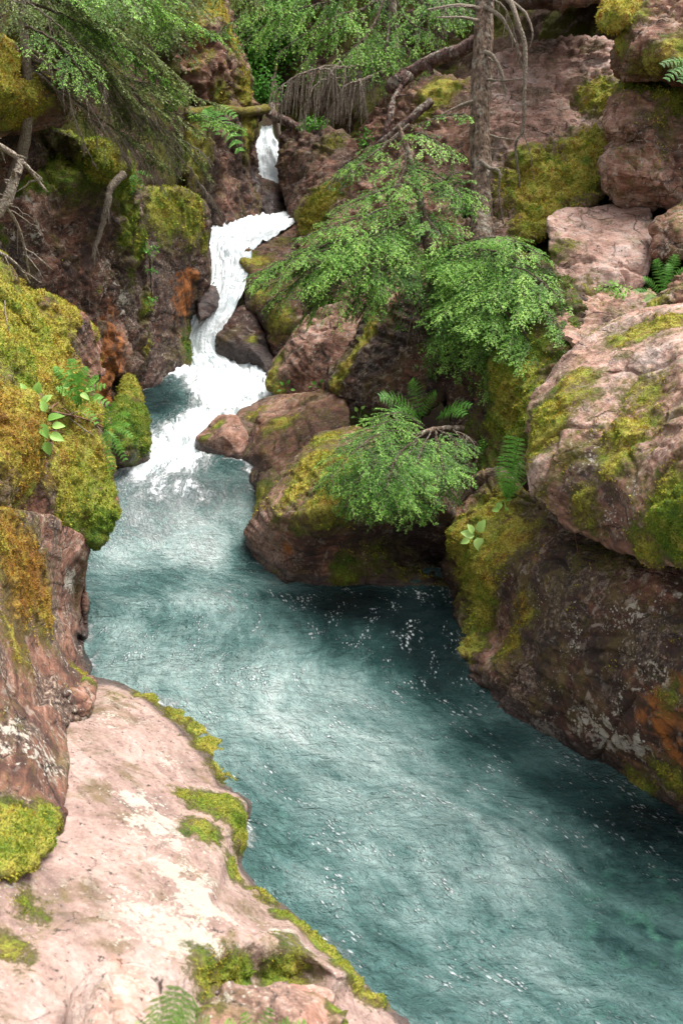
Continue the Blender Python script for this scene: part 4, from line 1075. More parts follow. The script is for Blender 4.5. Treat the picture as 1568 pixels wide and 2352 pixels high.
# froth along the stones
from mathutils.kdtree import KDTree
edge = np.concatenate([v[(np.abs(v[:, 2]) < .03)] for _, v, _, _, _ in ROCKS])
edge = edge[::3]
kd = KDTree(len(edge))
for k_, p_ in enumerate(edge):
    kd.insert((p_[0], p_[1], 0), k_)
kd.balance()
dist = np.ones(len(V))
pool = np.where(TS > 12.8)[0]
for k_ in pool:
    dist[k_] = kd.find((V[k_, 0], V[k_, 1], 0))[2]
lively0 = np.clip(fall + blob(500, 930, 1.0, 1.5) + blob(400, 1060, 1.0, 1.2), 0, 1)
froth = np.exp(-(dist / (.05 + .05 * np.clip(nz + .5, 0, 1.5))) ** 2) * sstep(-.25, .35, fbm(flat / .5 + 60, 2))
foam = np.maximum(foam, foam + (.45 + .4 * lively0) * froth)
bedv = most(np.zeros(len(V)), (blob(1500, 2180, .55, .6), 1.0), (blob(600, 1930, .22, .3), .5))
# waves: steep in the rapids, low ripples in the pool
lively = np.clip(fall * 1.0 + 0.9 * blob(500, 930, 1.0, 1.5) + .7 * blob(400, 1060, 1.0, 1.2) + .4 * blob(480, 1330, .8, .8), 0, 1)
fu = np.stack([UVf[:, 0], UVf[:, 1] * 1.6, np.zeros(len(V))], 1)
wav = (0.012 + 0.055 * lively) * fbm(flat / 0.55 + 3, 2) + (0.009 + 0.035 * lively) * fbm(fu / 0.28, 3) + (0.005 + 0.012 * lively) * ridged(fu / 0.13, 2)
lower = sstep(7.2, 5.0, flat[:, 1]) * (1 - .8 * blob(1500, 2150, .5, .7))
wav += (.35 + lower) * 0.009 * ridged(np.stack([UVf[:, 0] / .17 + .8 * nz, UVf[:, 1] / .42, 0 * TS], 1), 2)
wav += 0.05 * blob(720, 1425, .30, .16) - 0.03 * blob(720, 1465, .35, .12)
wav += 0.05 * fall * ridged(np.stack([UVf[:, 0] * .35, UVf[:, 1], 0 * TS], 1) / 0.22, 3)
V[:, 2] += wav
ij = np.arange(NS * NTT).reshape(NS, NTT)
F = np.stack([ij[:-1, :-1], ij[:-1, 1:], ij[1:, 1:], ij[1:, :-1]], -1).reshape(-1, 4)
me = mesh_np('river', V, [F], [M['water']])
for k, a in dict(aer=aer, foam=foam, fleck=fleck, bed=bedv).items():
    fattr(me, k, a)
uvl = me.uv_layers.new(name='flow')
uvl.data.foreach_set('uv', UVf[F.ravel()].astype(np.float32).ravel())
o = link('river', me)
o['kind'] = 'structure'
# the bed under it
g = 40
bx, by = np.meshgrid(np.linspace(-12, 14, g), np.linspace(-6, 34, g))
zb = np.interp(by, [-6, 15.5, 17, 19, 22, 26, 34], [-1.2, -1.2, -0.6, .3, .9, 2.0, 6.0])
ij = np.arange(g * g).reshape(g, g)
F = np.stack([ij[:-1, :-1], ij[:-1, 1:], ij[1:, 1:], ij[1:, :-1]], -1).reshape(-1, 4)
o = link('river_bed', mesh_np('river_bed', np.stack([bx.ravel(), by.ravel(), zb.ravel()], 1), [F], [M['soil']]))
o['kind'] = 'structure'
# ------------------------------------------------------------------ plants
UP = np.array([0, 0, 1.0])


def unit(a):
    a = np.asarray(a, float)
    return a / (np.linalg.norm(a, axis=-1, keepdims=True) + 1e-12)


def path(pts, n=24):
    Q = np.array([P(*p) for p in pts])
    return catmull(Q, np.linspace(0, len(Q) - 1, n))


def tube(C, r, sides=8, wob=0.0):
    """tapered tube round the curve C"""
    C = np.asarray(C, float)
    n = len(C)
    r = np.interp(np.linspace(0, 1, n), np.linspace(0, 1, len(r)), r)
    t = unit(np.gradient(C, axis=0))
    ref = np.array([0.31, 0.52, 0.79])
    a = unit(np.cross(t, ref))
    b = np.cross(t, a)
    th = np.linspace(0, 2 * np.pi, sides, endpoint=False)
    ringd = a[:, None] * np.cos(th)[None, :, None] + b[:, None] * np.sin(th)[None, :, None]
    V = C[:, None] + ringd * r[:, None, None]
    if wob:
        q = V.reshape(-1, 3)
        V = V + ringd * (wob * r[:, None] * (fbm(q * (2.2 / max(r.max(), .02)) * .25, 4).reshape(n, sides)))[..., None]
    V = V.reshape(-1, 3)
    ij = np.arange(n * sides).reshape(n, sides)
    nx = np.roll(ij, -1, 1)
    F = np.stack([ij[:-1], nx[:-1], nx[1:], ij[1:]], -1).reshape(-1, 4)
    V = np.concatenate([V, C[:1], C[-1:]])
    c0, c1 = n * sides, n * sides + 1
    T = np.concatenate([np.stack([nx[0], ij[0], np.full(sides, c0)], -1), np.stack([ij[-1], nx[-1], np.full(sides, c1)], -1)])
    return V, F, T


class Acc:
    """collects quads and triangles of one part"""

    def __init__(self):
        self.V, self.Q, self.T, self.mq, self.mt, self.tint, self.n = [], [], [], [], [], [], 0

    def add(self, V, Q=None, T=None, m=0, tint=None):
        V = np.asarray(V)
        if Q is not None and len(Q):
            self.Q.append(Q + self.n)
            self.mq.append(np.full(len(Q), m))
        if T is not None and len(T):
            self.T.append(T + self.n)
            self.mt.append(np.full(len(T), m))
        self.V.append(V)
        self.tint.append(np.full(len(V), 0.5) if tint is None else tint)
        self.n += len(V)

    def build(self, name, mats, parent, org, smooth=False):
        V = np.concatenate(self.V) - np.asarray(org)
        F = ([np.concatenate(self.Q)] if self.Q else []) + ([np.concatenate(self.T)] if self.T else [])
        mi = np.concatenate(self.mq + self.mt)
        me = mesh_np(name, V, F, mats, mi, smooth)
        fattr(me, 'tint', np.concatenate(self.tint))
        return link(name, me, parent)


def rhombs(base, d, n, L, W):
    """leaf blades: base point, direction, surface normal, length, width"""
    s = unit(np.cross(d, n))
    m = base + d * (L * 0.45)[:, None]
    V = np.stack([base, m + s * W[:, None], base + d * L[:, None], m - s * W[:, None]], 1).reshape(-1, 3)
    return V, np.arange(len(base) * 4).reshape(-1, 4)


def sticks(a, b, r):
    """thin three sided twigs from a to b"""
    d = unit(b - a)
    s = unit(np.cross(d, np.array([.3, .5, .8])))
    t = np.cross(d, s)
    k = [(1, 0), (-.5, .87), (-.5, -.87)]
    V = np.concatenate([np.stack([a + (s * x + t * y) * r[:, None] for x, y in k], 1), np.stack([b + (s * x + t * y) * r[:, None] * .4 for x, y in k], 1)], 1).reshape(-1, 3)
    o = np.arange(len(a))[:, None] * 6
    Q = np.concatenate([o + np.array([[0, 1, 4, 3]]), o + np.array([[1, 2, 5, 4]]), o + np.array([[2, 0, 3, 5]])])
    return V, Q


def bough(parent, org, pts, W, leaf='hemlock', droop=0.36, dens=1.0, bare=0.12, tint0=0.0, r0=0.018, ls=1.0, dead=0.0, hang=0.0, name='bough'):
    """one branch: stem, side twigs in a flat drooping spray, second twigs, needles"""
    C = path(pts, 40)
    Ym = C[:, 1].mean()
    seg = np.linalg.norm(np.diff(C, axis=0), axis=1)
    Ltot = seg.sum()
    C[1:-1] += rng.normal(size=(38, 3)) * 0.012 * Ltot * 0.25
    tg = unit(np.gradient(C, axis=0))
    acc = Acc()
    V, Q, T = tube(C, [r0, r0 * .6, r0 * .2], 5)
    acc.add(V, Q, T, 0)
    u = 0.00108 * Ym * ls            # about one pixel of the picture there
    n1 = int(Ltot / (2.7 * u) * dens)
    t = np.sort(rng.uniform(bare, 1.0, n1))
    side = np.where(rng.random(n1) < .5, -1.0, 1.0)
    fi = t * 39
    i0 = np.minimum(fi.astype(int), 38)
    fr = (fi - i0)[:, None]
    base = C[i0] * (1 - fr) + C[i0 + 1] * fr
    tt_ = unit(tg[i0])
    sv = unit(np.cross(tt_, UP + 0.0 * tt_))
    pn = unit(np.cross(sv, tt_))
    prof = (1 - t) ** 0.7 * (0.35 + 0.65 * np.minimum(1, (t - bare) / 0.2)) + 0.20
    L1 = W * prof * rng.uniform(0.3, 1.35, n1)
    d1 = unit(tt_ * rng.uniform(.45, 1.0, (n1, 1)) + sv * side[:, None] + pn * rng.normal(size=(n1, 1)) * .10 - UP * (rng.uniform(0.0, .5, (n1, 1)) * droop + hang))
    # points along the twigs, curving down
    def at(b, d, L, s):
        return b + d * (L * s)[:, None] - UP * (droop * 0.55 * L * s * s)[:, None]

    def dirat(d, L, s):
        return unit(d - UP * (1.1 * droop * s)[:, None])
    e1 = at(base, d1, L1, np.ones(n1))
    m1 = at(base, d1, L1, np.full(n1, .5))
    rr = np.full(n1, 0.42 * u)
    for a, b in ((base, m1), (m1, e1)):
        V, Q = sticks(a, b, rr)
        acc.add(V, Q, None, 0)
    # second twigs
    k2 = np.maximum((L1 / (3.2 * u)).astype(int), 1)
    id2 = np.repeat(np.arange(n1), k2)
    s2 = rng.uniform(.12, .95, len(id2))
    b2 = at(base[id2], d1[id2], L1[id2], s2)
    dd = dirat(d1[id2], L1[id2], s2)
    sg = np.where(rng.random(len(id2)) < .5, -1.0, 1.0)
    sv2 = unit(np.cross(dd, pn[id2]))
    d2 = unit(dd * .7 + sv2 * sg[:, None] * .8 - UP * (rng.uniform(0, .5, (len(id2), 1)) * droop + hang) + rng.normal(size=(len(id2), 3)) * .07)
    L2 = L1[id2] * (1 - s2 * .75) * rng.uniform(.22, .6, len(id2))
    if leaf is None or dead > 0:
        pick = rng.random(len(id2)) < (1.0 if leaf is None else dead)
        V, Q = sticks(b2[pick], at(b2, d2, L2, np.ones(len(b2)))[pick], np.full(pick.sum(), .27 * u))
        acc.add(V, Q, None, 0)
    if leaf is not None:
        # needles, as short blades on both orders of twig
        B = np.concatenate([base, b2])
        D = np.concatenate([d1, d2])
        LL = np.concatenate([L1, L2])
        NN = np.concatenate([pn, pn[id2]])
        TT = np.concatenate([t, t[id2]])
        tw = rng.normal(size=n1) * .19
        TW = np.concatenate([tw, tw[id2]])
        S0 = np.concatenate([np.zeros(n1), s2])
        k3 = np.maximum((LL / (0.85 * u)).astype(int), 2)
        id3 = np.repeat(np.arange(len(B)), k3)
        s3 = rng.uniform(.05, 1.0, len(id3))
        p = at(B[id3], D[id3], LL[id3], s3)
        dd = dirat(D[id3], LL[id3], s3)
        sg = np.where(rng.random(len(id3)) < .5, -1.0, 1.0)
        nn_ = unit(NN[id3] + rng.normal(size=(len(id3), 3)) * .35)
        sv3 = unit(np.cross(dd, nn_))
        d3 = unit(dd * .75 + sv3 * sg[:, None] * .75 - UP * .15)
        Ln = u * rng.uniform(1.3, 2.7, len(id3))
        V, Q = rhombs(p, d3, nn_, Ln, Ln * .20)
        clump = fbm(p / (0.02 * Ym) + 3, 2)
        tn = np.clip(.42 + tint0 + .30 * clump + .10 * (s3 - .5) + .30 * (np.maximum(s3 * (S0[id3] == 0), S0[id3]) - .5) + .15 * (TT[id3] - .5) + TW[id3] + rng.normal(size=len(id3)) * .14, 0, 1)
        acc.add(V, Q, None, 1, np.repeat(tn, 4))
    return acc.build(name, [M['twig' if leaf is not None else 'dead'], M[leaf or 'dead']], parent, org)


def stem(parent, org, pts, r, mat, name='trunk', sides=10, wob=0.25, n=30, caps=True):
    C = path(pts, n)
    V, Q, T = tube(C, r, sides, wob)
    a = Acc()
    a.add(V, Q, T, 0)
    return a.build(name, [M[mat]], parent, org, True)


def log(name, label, cat, pts, r, mat, sides=10, wob=0.14, n=26, group=None, twigs=0):
    org = P(*pts[0])
    C = path(pts, n)
    C[1:-1] += rng.normal(size=(n - 2, 3)) * r[0] * .07
    V, Q, T = tube(C, r, sides, wob)
    a = Acc()
    a.add(V, Q, T, 0)
    for _ in range(twigs):
        k = rng.integers(4, n - 2)
        t = unit(C[k] - C[k - 1])
        d = unit(t * .8 + rng.normal(size=3) * .6)
        L = np.linalg.norm(C[-1] - C[0]) * rng.uniform(.12, .3)
        q = np.array([C[k] + d * L * s - UP * .15 * L * s * s + rng.normal(size=3) * .02 * L for s in np.linspace(0, 1, 7)])
        V, Q, T = tube(q, [r[-1] * .7 + .3 * r[0] * .5, r[-1] * .3], 5)
        a.add(V, Q, T, 0)
    o = a.build(name, [M[mat]], None, (0, 0, 0), True)
    me = o.data
    co = getco(me) - org
    me.vertices.foreach_set('co', co.astype(np.float32).ravel())
    me.update()
    o.location = tuple(org)
    return tag(o, label, cat, group)


def frond(parent, org, p0, p1, arch=0.15, width=.24, n=22, mat='fern', tint0=0.0, sub=True, sag=0.0, face=0.5):
    a, b = P(*p0), P(*p1)
    L = np.linalg.norm(b - a)
    s = np.linspace(0, 1, 30)
    C = a + (b - a) * s[:, None] + UP * (arch * L * np.sin(np.pi * s * .92) - sag * L * s ** 2)[:, None]
    tg = unit(np.gradient(C, axis=0))
    acc = Acc()
    V, Q, T = tube(C, [.007 * L + .001, .002 * L], 4)
    acc.add(V, Q, T, 0, np.full(len(V), .6))
    n = max(8, int(n * .62))
    toc = unit(CAM - C.mean(0))
    N0 = unit(UP * (1 - face) + toc * face)
    for sg in (-1, 1):
        t = np.linspace(.14, .985, n)
        base = np.stack([np.interp(t, s, C[:, k]) for k in range(3)], 1)
        d = unit(np.stack([np.interp(t, s, tg[:, k]) for k in range(3)], 1))
        sv = unit(np.cross(d, N0)) * sg
        nrm = unit(np.cross(sv, d)) * sg
        Lp = L * width * np.sin(np.pi * (.10 + .90 * (1 - t) ** .85)) ** .7 * (1 - t * .25) + .01 * L
        Lp = Lp * rng.uniform(.9, 1.08, n)
        dp = unit(sv + d * .35 - UP * .12 + rng.normal(size=(n, 3)) * .06)
        if sub:
            k = 9
            q = np.tile(np.linspace(.06, .95, k), n)
            B = np.repeat(base, k, 0) + np.repeat(dp, k, 0) * (np.repeat(Lp, k) * q)[:, None] - UP * (np.repeat(Lp, k) * .12 * q * q)[:, None]
            for s2 in (-1, 1):
                dq = unit(np.repeat(dp, k, 0) * .6 + np.cross(np.repeat(nrm, k, 0), np.repeat(dp, k, 0)) * s2 + rng.normal(size=(n * k, 3)) * .08)
                ll = (.50 * .85 * L / n) * (1 - .65 * q) * np.ones(n * k)
                V, Q = rhombs(B, dq, np.repeat(nrm, k, 0), ll, ll * .30)
                acc.add(V, Q, None, 0, np.repeat(np.clip(.5 + tint0 + rng.normal(size=n * k) * .10 + np.repeat(rng.normal(size=n) * .16, k), 0, 1), 4))
        else:
            V, Q = rhombs(base, dp, nrm, Lp, Lp * .14 + .006 * L)
            acc.add(V, Q, None, 0, np.repeat(np.clip(.5 + tint0 + rng.normal(size=n) * .15, 0, 1), 4))
    return acc.build('frond', [M[mat]], parent, org)


def fern(label, base, tips, **kw):
    org = P(*base)
    o = thing('fern', org, label, 'fern')
    for tp in tips:
        tp = tuple(tp)
        b0 = (base[0] + rng.normal() * 2, base[1] + rng.normal() * 2, base[2])
        frond(o, org, b0, tp, **kw)
    return o


def leafy(label, base, leaves, r=.05, mat='pale', name='leafy_plant', tint0=0.0):
    """broad leaved plant: leaves = (u, v, Y of the leaf's foot, turn in degrees, length m)"""
    org = P(*base)
    o = thing(name, org, label, 'plant')
    for (u, v, Y, ang, L) in leaves:
        L *= .78
        a = P(u, v, Y)
        q = np.array([org + (a - org) * s + UP * .1 * np.linalg.norm(a - org) * np.sin(np.pi * s) for s in np.linspace(0, 1, 8)])
        V, Q, T = tube(q, [.05 * L, .025 * L], 4)
        ac = Acc()
        ac.add(V, Q, T, 0)
        ac.build('stem', [M[mat]], o, org)
        toc = unit(CAM - a)
        rt = unit(np.cross(toc, UP)) * -1
        upv = np.cross(toc, rt) * -1
        upv = unit(upv if upv[2] > 0 else -upv)
        d = unit(rt * math.cos(R(ang)) + upv * math.sin(R(ang)) + toc * .25)
        nrm = unit(toc * .7 + UP * .7 + rng.normal(size=3) * .2)
        sv = unit(np.cross(d, nrm))
        nrm = np.cross(sv, d)
        m, k = 9, 5
        ss, cc = np.linspace(0, 1, m), np.linspace(-1, 1, k)
        Wd = .36 * L * np.sin(np.pi * ss ** .72) ** .85
        G = a + d * (ss * L)[:, None, None] + sv * (cc[None, :] * Wd[:, None])[..., None] + nrm * ((np.abs(cc)[None] * Wd[:, None]) * .35 - .28 * L * (ss ** 2)[:, None])[..., None]
        ij = np.arange(m * k).reshape(m, k)
        Q = np.stack([ij[:-1, :-1], ij[:-1, 1:], ij[1:, 1:], ij[1:, :-1]], -1).reshape(-1, 4)
        ac = Acc()
        ac.add(G.reshape(-1, 3), Q, None, 0, np.clip(np.full(m * k, .55 + tint0) + rng.normal() * .15 - .1 * np.tile(np.abs(cc) < .1, m), 0, 1))
        ac.build('leaf', [M[mat]], o, org, True)
    return o


def shrub(label, base, clumps, mat='fern', ls=1.0, dens=1.0, tint0=0.0):
    """undergrowth: stems carrying leaf clumps (u, v, Y, radius m)"""
    org = P(*base)
    o = thing('shrub', org, label, 'shrub')
    ac, st = Acc(), Acc()
    for (u, v, Y, rad) in clumps:
        c = P(u, v, Y)
        px = .00108 * Y * ls
        n = int(dens * 2.2 * (rad / px) ** 2)
        dv = unit(rng.normal(size=(n, 3))) * (rng.random(n) ** .45)[:, None] * rad * np.array([1.25, 1.0, .8])
        p = c + dv * (1 + .35 * fbm(dv / rad * 1.6 + c, 2))[:, None]
        keep = perlin(p / (rad * .42)) > -.16
        p = p[keep]
        n = len(p)
        d = unit(rng.normal(size=(n, 3)) + unit(p - c) * .8 - UP * .3)
        nr = unit(UP + rng.normal(size=(n, 3)) * .5)
        L = px * rng.uniform(1.8, 4.2, n)
        V, Q = rhombs(p, d, nr, L, L * .3)
        ac.add(V, Q, None, 0, np.repeat(np.clip(.45 + tint0 + .25 * perlin(p / (rad * .5) + 8) + rng.normal(size=n) * .15, 0, 1), 4))
        q = np.array([org + (c - org) * s + UP * .12 * np.sin(np.pi * s) * np.linalg.norm(c - org) for s in np.linspace(0, 1, 8)])
        V, Q, T = tube(q, [.02, .008], 4)
        st.add(V, Q, T, 0)
    ac.build('leaves', [M[mat]], o, org)
    st.build('stems', [M['twig']], o, org, True)
    return o


# ---- hemlock sapling leaning over the middle of the gorge
base = (1000, 705, 12.7)
org = P(*base)
h = thing('hemlock_tree', org, 'bright green young hemlock with drooping boughs in the middle of the photo', 'tree')
stem(h, org, [base, (990, 620, 12.6), (978, 540, 12.7), (955, 420, 13.0), (930, 330, 13.3), (915, 290, 13.4)], [.075, .055, .02], 'bark')
for pts, W, kw in [
    ([(920, 310, 13.4), (880, 335, 13.2), (830, 375, 13.0), (795, 410, 12.9)], .42, dict(tint0=.02)),
    ([(925, 320, 13.4), (960, 305, 13.2), (1010, 330, 13.0), (1050, 365, 12.8)], .42, {}),
    ([(930, 340, 13.3), (930, 380, 12.9), (910, 430, 12.6), (890, 470, 12.5)], .42, dict(tint0=.06)),
    ([(945, 390, 13.1), (1000, 400, 12.8), (1050, 440, 12.5), (1065, 480, 12.4)], .42, {}),
    ([(950, 420, 13.0), (900, 430, 12.7), (830, 455, 12.4), (770, 490, 12.3)], .50, dict(tint0=.05)),
    ([(960, 450, 12.9), (880, 480, 12.4), (780, 515, 12.1), (690, 545, 12.0)], .55, dict(tint0=.05)),
    ([(970, 500, 12.8), (860, 530, 12.2), (720, 570, 11.9), (585, 628, 11.9)], .62, dict(tint0=.06)),
    ([(972, 510, 12.8), (860, 560, 12.1), (725, 615, 11.8), (615, 695, 11.8)], .62, dict(tint0=.04)),
    ([(975, 530, 12.8), (880, 590, 12.0), (780, 650, 11.7), (690, 735, 11.7)], .60, dict(tint0=.02)),
    ([(975, 530, 12.8), (900, 600, 12.0), (840, 660, 11.8), (800, 710, 11.8)], .55, {}),
    ([(980, 540, 12.8), (930, 600, 12.2), (890, 650, 11.9), (870, 700, 11.9)], .45, dict(tint0=-.08)),
    ([(970, 470, 12.9), (980, 500, 12.4), (1010, 540, 12.1), (1020, 590, 12.1)], .42, {}),
    ([(985, 580, 12.7), (1060, 560, 12.0), (1150, 545, 11.5), (1250, 590, 11.2)], .55, dict(tint0=.05)),
    ([(985, 590, 12.7), (1080, 590, 11.8), (1200, 620, 11.1), (1310, 700, 10.6)], .60, dict(tint0=.06)),
    ([(990, 610, 12.6), (1090, 630, 11.6), (1200, 680, 10.8), (1325, 780, 10.2)], .60, dict(tint0=.08)),
    ([(990, 620, 12.6), (1080, 660, 11.5), (1180, 740, 10.7), (1260, 860, 10.2)], .58, dict(tint0=.04)),
    ([(992, 630, 12.6), (1060, 680, 11.6), (1130, 760, 11.0), (1150, 900, 10.6)], .52, dict(tint0=-.02)),
    ([(995, 650, 12.6), (1040, 700, 11.7), (1070, 790, 11.2), (1090, 880, 11.0)], .45, dict(tint0=-.08)),
    ([(995, 640, 12.6), (1010, 690, 11.9), (1015, 760, 11.5), (1000, 820, 11.4)], .34, dict(tint0=-.1)),
    ([(990, 600, 12.6), (1050, 600, 11.8), (1120, 640, 11.3), (1170, 720, 11.0)], .5, {}),
    ([(960, 430, 13.0), (1010, 420, 12.7), (1040, 400, 12.6), (1075, 395, 12.6)], .25, {}),
    ([(995, 640, 12.6), (1080, 700, 11.4), (1130, 800, 10.9), (1145, 950, 10.5)], .45, dict(tint0=-.05)),
    ([(990, 620, 12.6), (1120, 690, 11.1), (1220, 780, 10.5), (1290, 900, 10.1)], .5, dict(tint0=.03)),
    ([(972, 510, 12.8), (840, 545, 12.1), (700, 590, 11.8), (588, 640, 11.8)], .6, dict(tint0=.08)),
    ([(985, 600, 12.6), (1100, 610, 11.6), (1240, 680, 10.8), (1340, 770, 10.3)], .6, dict(tint0=.1)),
]:
    kw = dict(kw)
    kw['tint0'] = kw.get('tint0', 0) + .06
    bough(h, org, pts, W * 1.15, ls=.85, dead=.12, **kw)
    kw['tint0'] -= .3  # under-layer tinted darker: shade between boughs painted into the needles
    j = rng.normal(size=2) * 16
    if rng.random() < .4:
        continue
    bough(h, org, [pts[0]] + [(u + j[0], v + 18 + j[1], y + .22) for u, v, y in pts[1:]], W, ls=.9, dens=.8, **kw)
for pts, W in [([(985, 640, 12.4), (955, 660, 12.2), (945, 720, 12.1), (960, 770, 12.1)], .35), ([(985, 600, 12.5), (960, 640, 12.2), (980, 700, 12.0)], .35),
               ([(995, 660, 12.3), (1060, 720, 11.6), (1110, 760, 11.3)], .3), ([(975, 520, 12.7), (840, 600, 12.2), (720, 640, 12.1)], .35)]:
    bough(h, org, pts, W, leaf=None, droop=.9, dens=.7, hang=.5, r0=.014)

# ---- the lower hemlock hanging over the dark alcove
base = (1060, 985, 10.4)
org = P(*base)
h = thing('hemlock_tree', org, 'low dark green hemlock bush hanging over the dark side of the middle boulder', 'tree')
stem(h, org, [base, (1020, 985, 10.2), (980, 990, 10.0), (930, 1010, 9.8)], [.04, .03, .012], 'bark')
for pts, W, kw in [
    ([(960, 995, 9.60), (890, 990, 9.20), (820, 1030, 8.80), (755, 1100, 8.60)], .42, dict(tint0=-.02)),
    ([(970, 990, 9.60), (900, 1020, 9.00), (840, 1080, 8.60), (790, 1165, 8.40)], .42, dict(tint0=-.05)),
    ([(980, 990, 9.60), (920, 1040, 8.80), (890, 1110, 8.40), (880, 1190, 8.30)], .42, dict(tint0=-.03)),
    ([(990, 990, 9.60), (960, 1050, 8.80), (950, 1120, 8.40), (955, 1185, 8.30)], .40, dict(tint0=-.03)),
    ([(1000, 990, 9.60), (1010, 1040, 9.00), (1020, 1090, 8.60), (1030, 1140, 8.60)], .34, dict(tint0=-.08)),
    ([(960, 985, 9.60), (920, 965, 9.40), (870, 975, 9.20), (800, 1010, 9.00)], .34, dict(tint0=0)),
    ([(950, 1000, 9.40), (880, 1050, 8.80), (830, 1110, 8.50), (810, 1170, 8.40)], .36, dict(tint0=.02)),
    ([(1000, 985, 9.80), (1040, 1010, 9.40), (1050, 1050, 9.20), (1045, 1100, 9.00)], .25, dict(tint0=-.1)),
    ([(960, 1010, 9.20), (920, 1070, 8.60), (900, 1120, 8.40), (915, 1160, 8.30)], .36, dict(tint0=0)),
    ([(970, 980, 9.80), (930, 950, 9.60), (900, 950, 9.40), (870, 960, 9.40)], .26, {}),
]:
    kw = dict(kw)
    kw['tint0'] = kw.get('tint0', 0) + .02
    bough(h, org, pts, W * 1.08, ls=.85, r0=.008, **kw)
    kw['tint0'] -= .14  # copy behind tinted darker, painting shade into the lower layer
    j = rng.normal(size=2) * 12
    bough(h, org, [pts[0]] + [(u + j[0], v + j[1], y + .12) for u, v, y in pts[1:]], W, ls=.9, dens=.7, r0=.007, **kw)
for pts, W in [([(1040, 985, 10.1), (1062, 1015, 9.9), (1078, 1055, 9.8), (1075, 1095, 9.8)], .2), ([(1040, 990, 10.1), (1070, 1000, 9.9), (1090, 1025, 9.8), (1095, 1060, 9.8)], .16)]:
    bough(h, org, pts, W, leaf=None, droop=.7, dens=.8, r0=.008)

# ---- hemlock reaching in from the upper left
base = (10, 450, 12.0)
org = P(*base)
h = thing('hemlock_tree', org, 'slender lichen covered hemlock sweeping grey green boughs over the left cliff', 'tree')
stem(h, org, [base, (35, 400, 11.6), (56, 330, 11.4), (66, 250, 11.3), (60, 120, 11.3), (50, -20, 11.4), (60, -220, 11.6)], [.075, .06, .05, .03], 'dead', wob=.35)
for pts, W, kw in [
    ([(52, -40, 11.4), (180, 20, 11.8), (300, 90, 12.2), (430, 200, 12.6)], .62, dict(leaf='olive', tint0=.05)),
    ([(55, -150, 11.4), (240, -60, 12.2), (380, 30, 13.0), (520, 80, 13.8)], .62, dict(leaf='hemlock', tint0=-.02)),
    ([(56, 40, 11.3), (160, 90, 11.6), (260, 190, 11.9), (330, 310, 12.2)], .60, dict(leaf='olive', tint0=.0)),
    ([(60, 90, 11.3), (190, 150, 11.8), (330, 230, 12.3), (460, 300, 12.7)], .55, dict(leaf='olive', tint0=.05)),
    ([(60, 110, 11.3), (240, 170, 12.0), (370, 200, 12.6), (490, 235, 13.2)], .50, dict(leaf='olive', tint0=.08)),
    ([(55, 0, 11.4), (200, 60, 11.9), (330, 140, 12.4), (400, 250, 12.7)], .55, dict(leaf='hemlock', tint0=-.04)),
    ([(55, -80, 11.4), (150, -20, 11.5), (230, 50, 11.6), (270, 140, 11.7)], .5, dict(leaf='hemlock', tint0=0)),
    ([(60, -200, 11.5), (160, -120, 11.2), (250, -50, 11.0), (330, 30, 10.9)], .55, dict(leaf='hemlock', tint0=0)),
    ([(60, 60, 11.3), (120, 90, 11.0), (170, 140, 10.8), (200, 200, 10.7)], .42, dict(leaf='hemlock', tint0=.05)),
    ([(60, 140, 11.3), (200, 250, 11.8), (310, 330, 12.2), (400, 400, 12.6)], .5, dict(leaf='olive', tint0=-.05, dens=.7)),
    ([(60, 120, 11.3), (260, 230, 12.3), (400, 320, 13.0), (470, 400, 13.4)], .5, dict(leaf='olive', tint0=-.02, dens=.7)),
    ([(58, -100, 11.4), (0, -60, 11.0), (-60, 10, 10.8)], .5, dict(leaf='olive')),
    ([(58, -20, 11.4), (20, 20, 11.0), (-30, 80, 10.8)], .4, dict(leaf='olive', dens=.7)),
    ([(62, 130, 11.3), (340, 250, 13.0), (450, 262, 13.4), (545, 290, 13.8)], .42, dict(leaf='hemlock', tint0=.12, bare=.6)),
    ([(62, -220, 11.5), (300, -140, 13), (480, -60, 14.2), (600, 20, 15)], .65, dict(leaf='olive', tint0=.0)),
]:
    kw['tint0'] = kw.get('tint0', 0) + .14
    bough(h, org, pts, W * 1.1, dead=.6, droop=.45, **kw)
for pts, W in [([(62, 120, 11.3), (140, 170, 11.2), (175, 280, 11.2), (215, 375, 11.3)], .22), ([(62, 110, 11.3), (165, 160, 11.3), (205, 240, 11.3), (240, 295, 11.4)], .22),
               ([(62, 150, 11.3), (230, 280, 11.8), (320, 350, 12.2), (380, 440, 12.5)], .35), ([(62, 130, 11.3), (250, 200, 12), (370, 290, 12.6), (480, 360, 13)], .4),
               ([(62, 100, 11.3), (200, 130, 11.8), (300, 200, 12.1), (380, 290, 12.4)], .4), ([(62, 150, 11.3), (300, 260, 12.2), (430, 380, 12.9), (500, 480, 13.3)], .35),
               ([(58, 0, 11.4), (160, 80, 11.4), (230, 170, 11.5), (250, 260, 11.5)], .35)]:
    bough(h, org, pts, W, leaf=None, droop=.9, dens=.8, hang=.35, r0=.014)

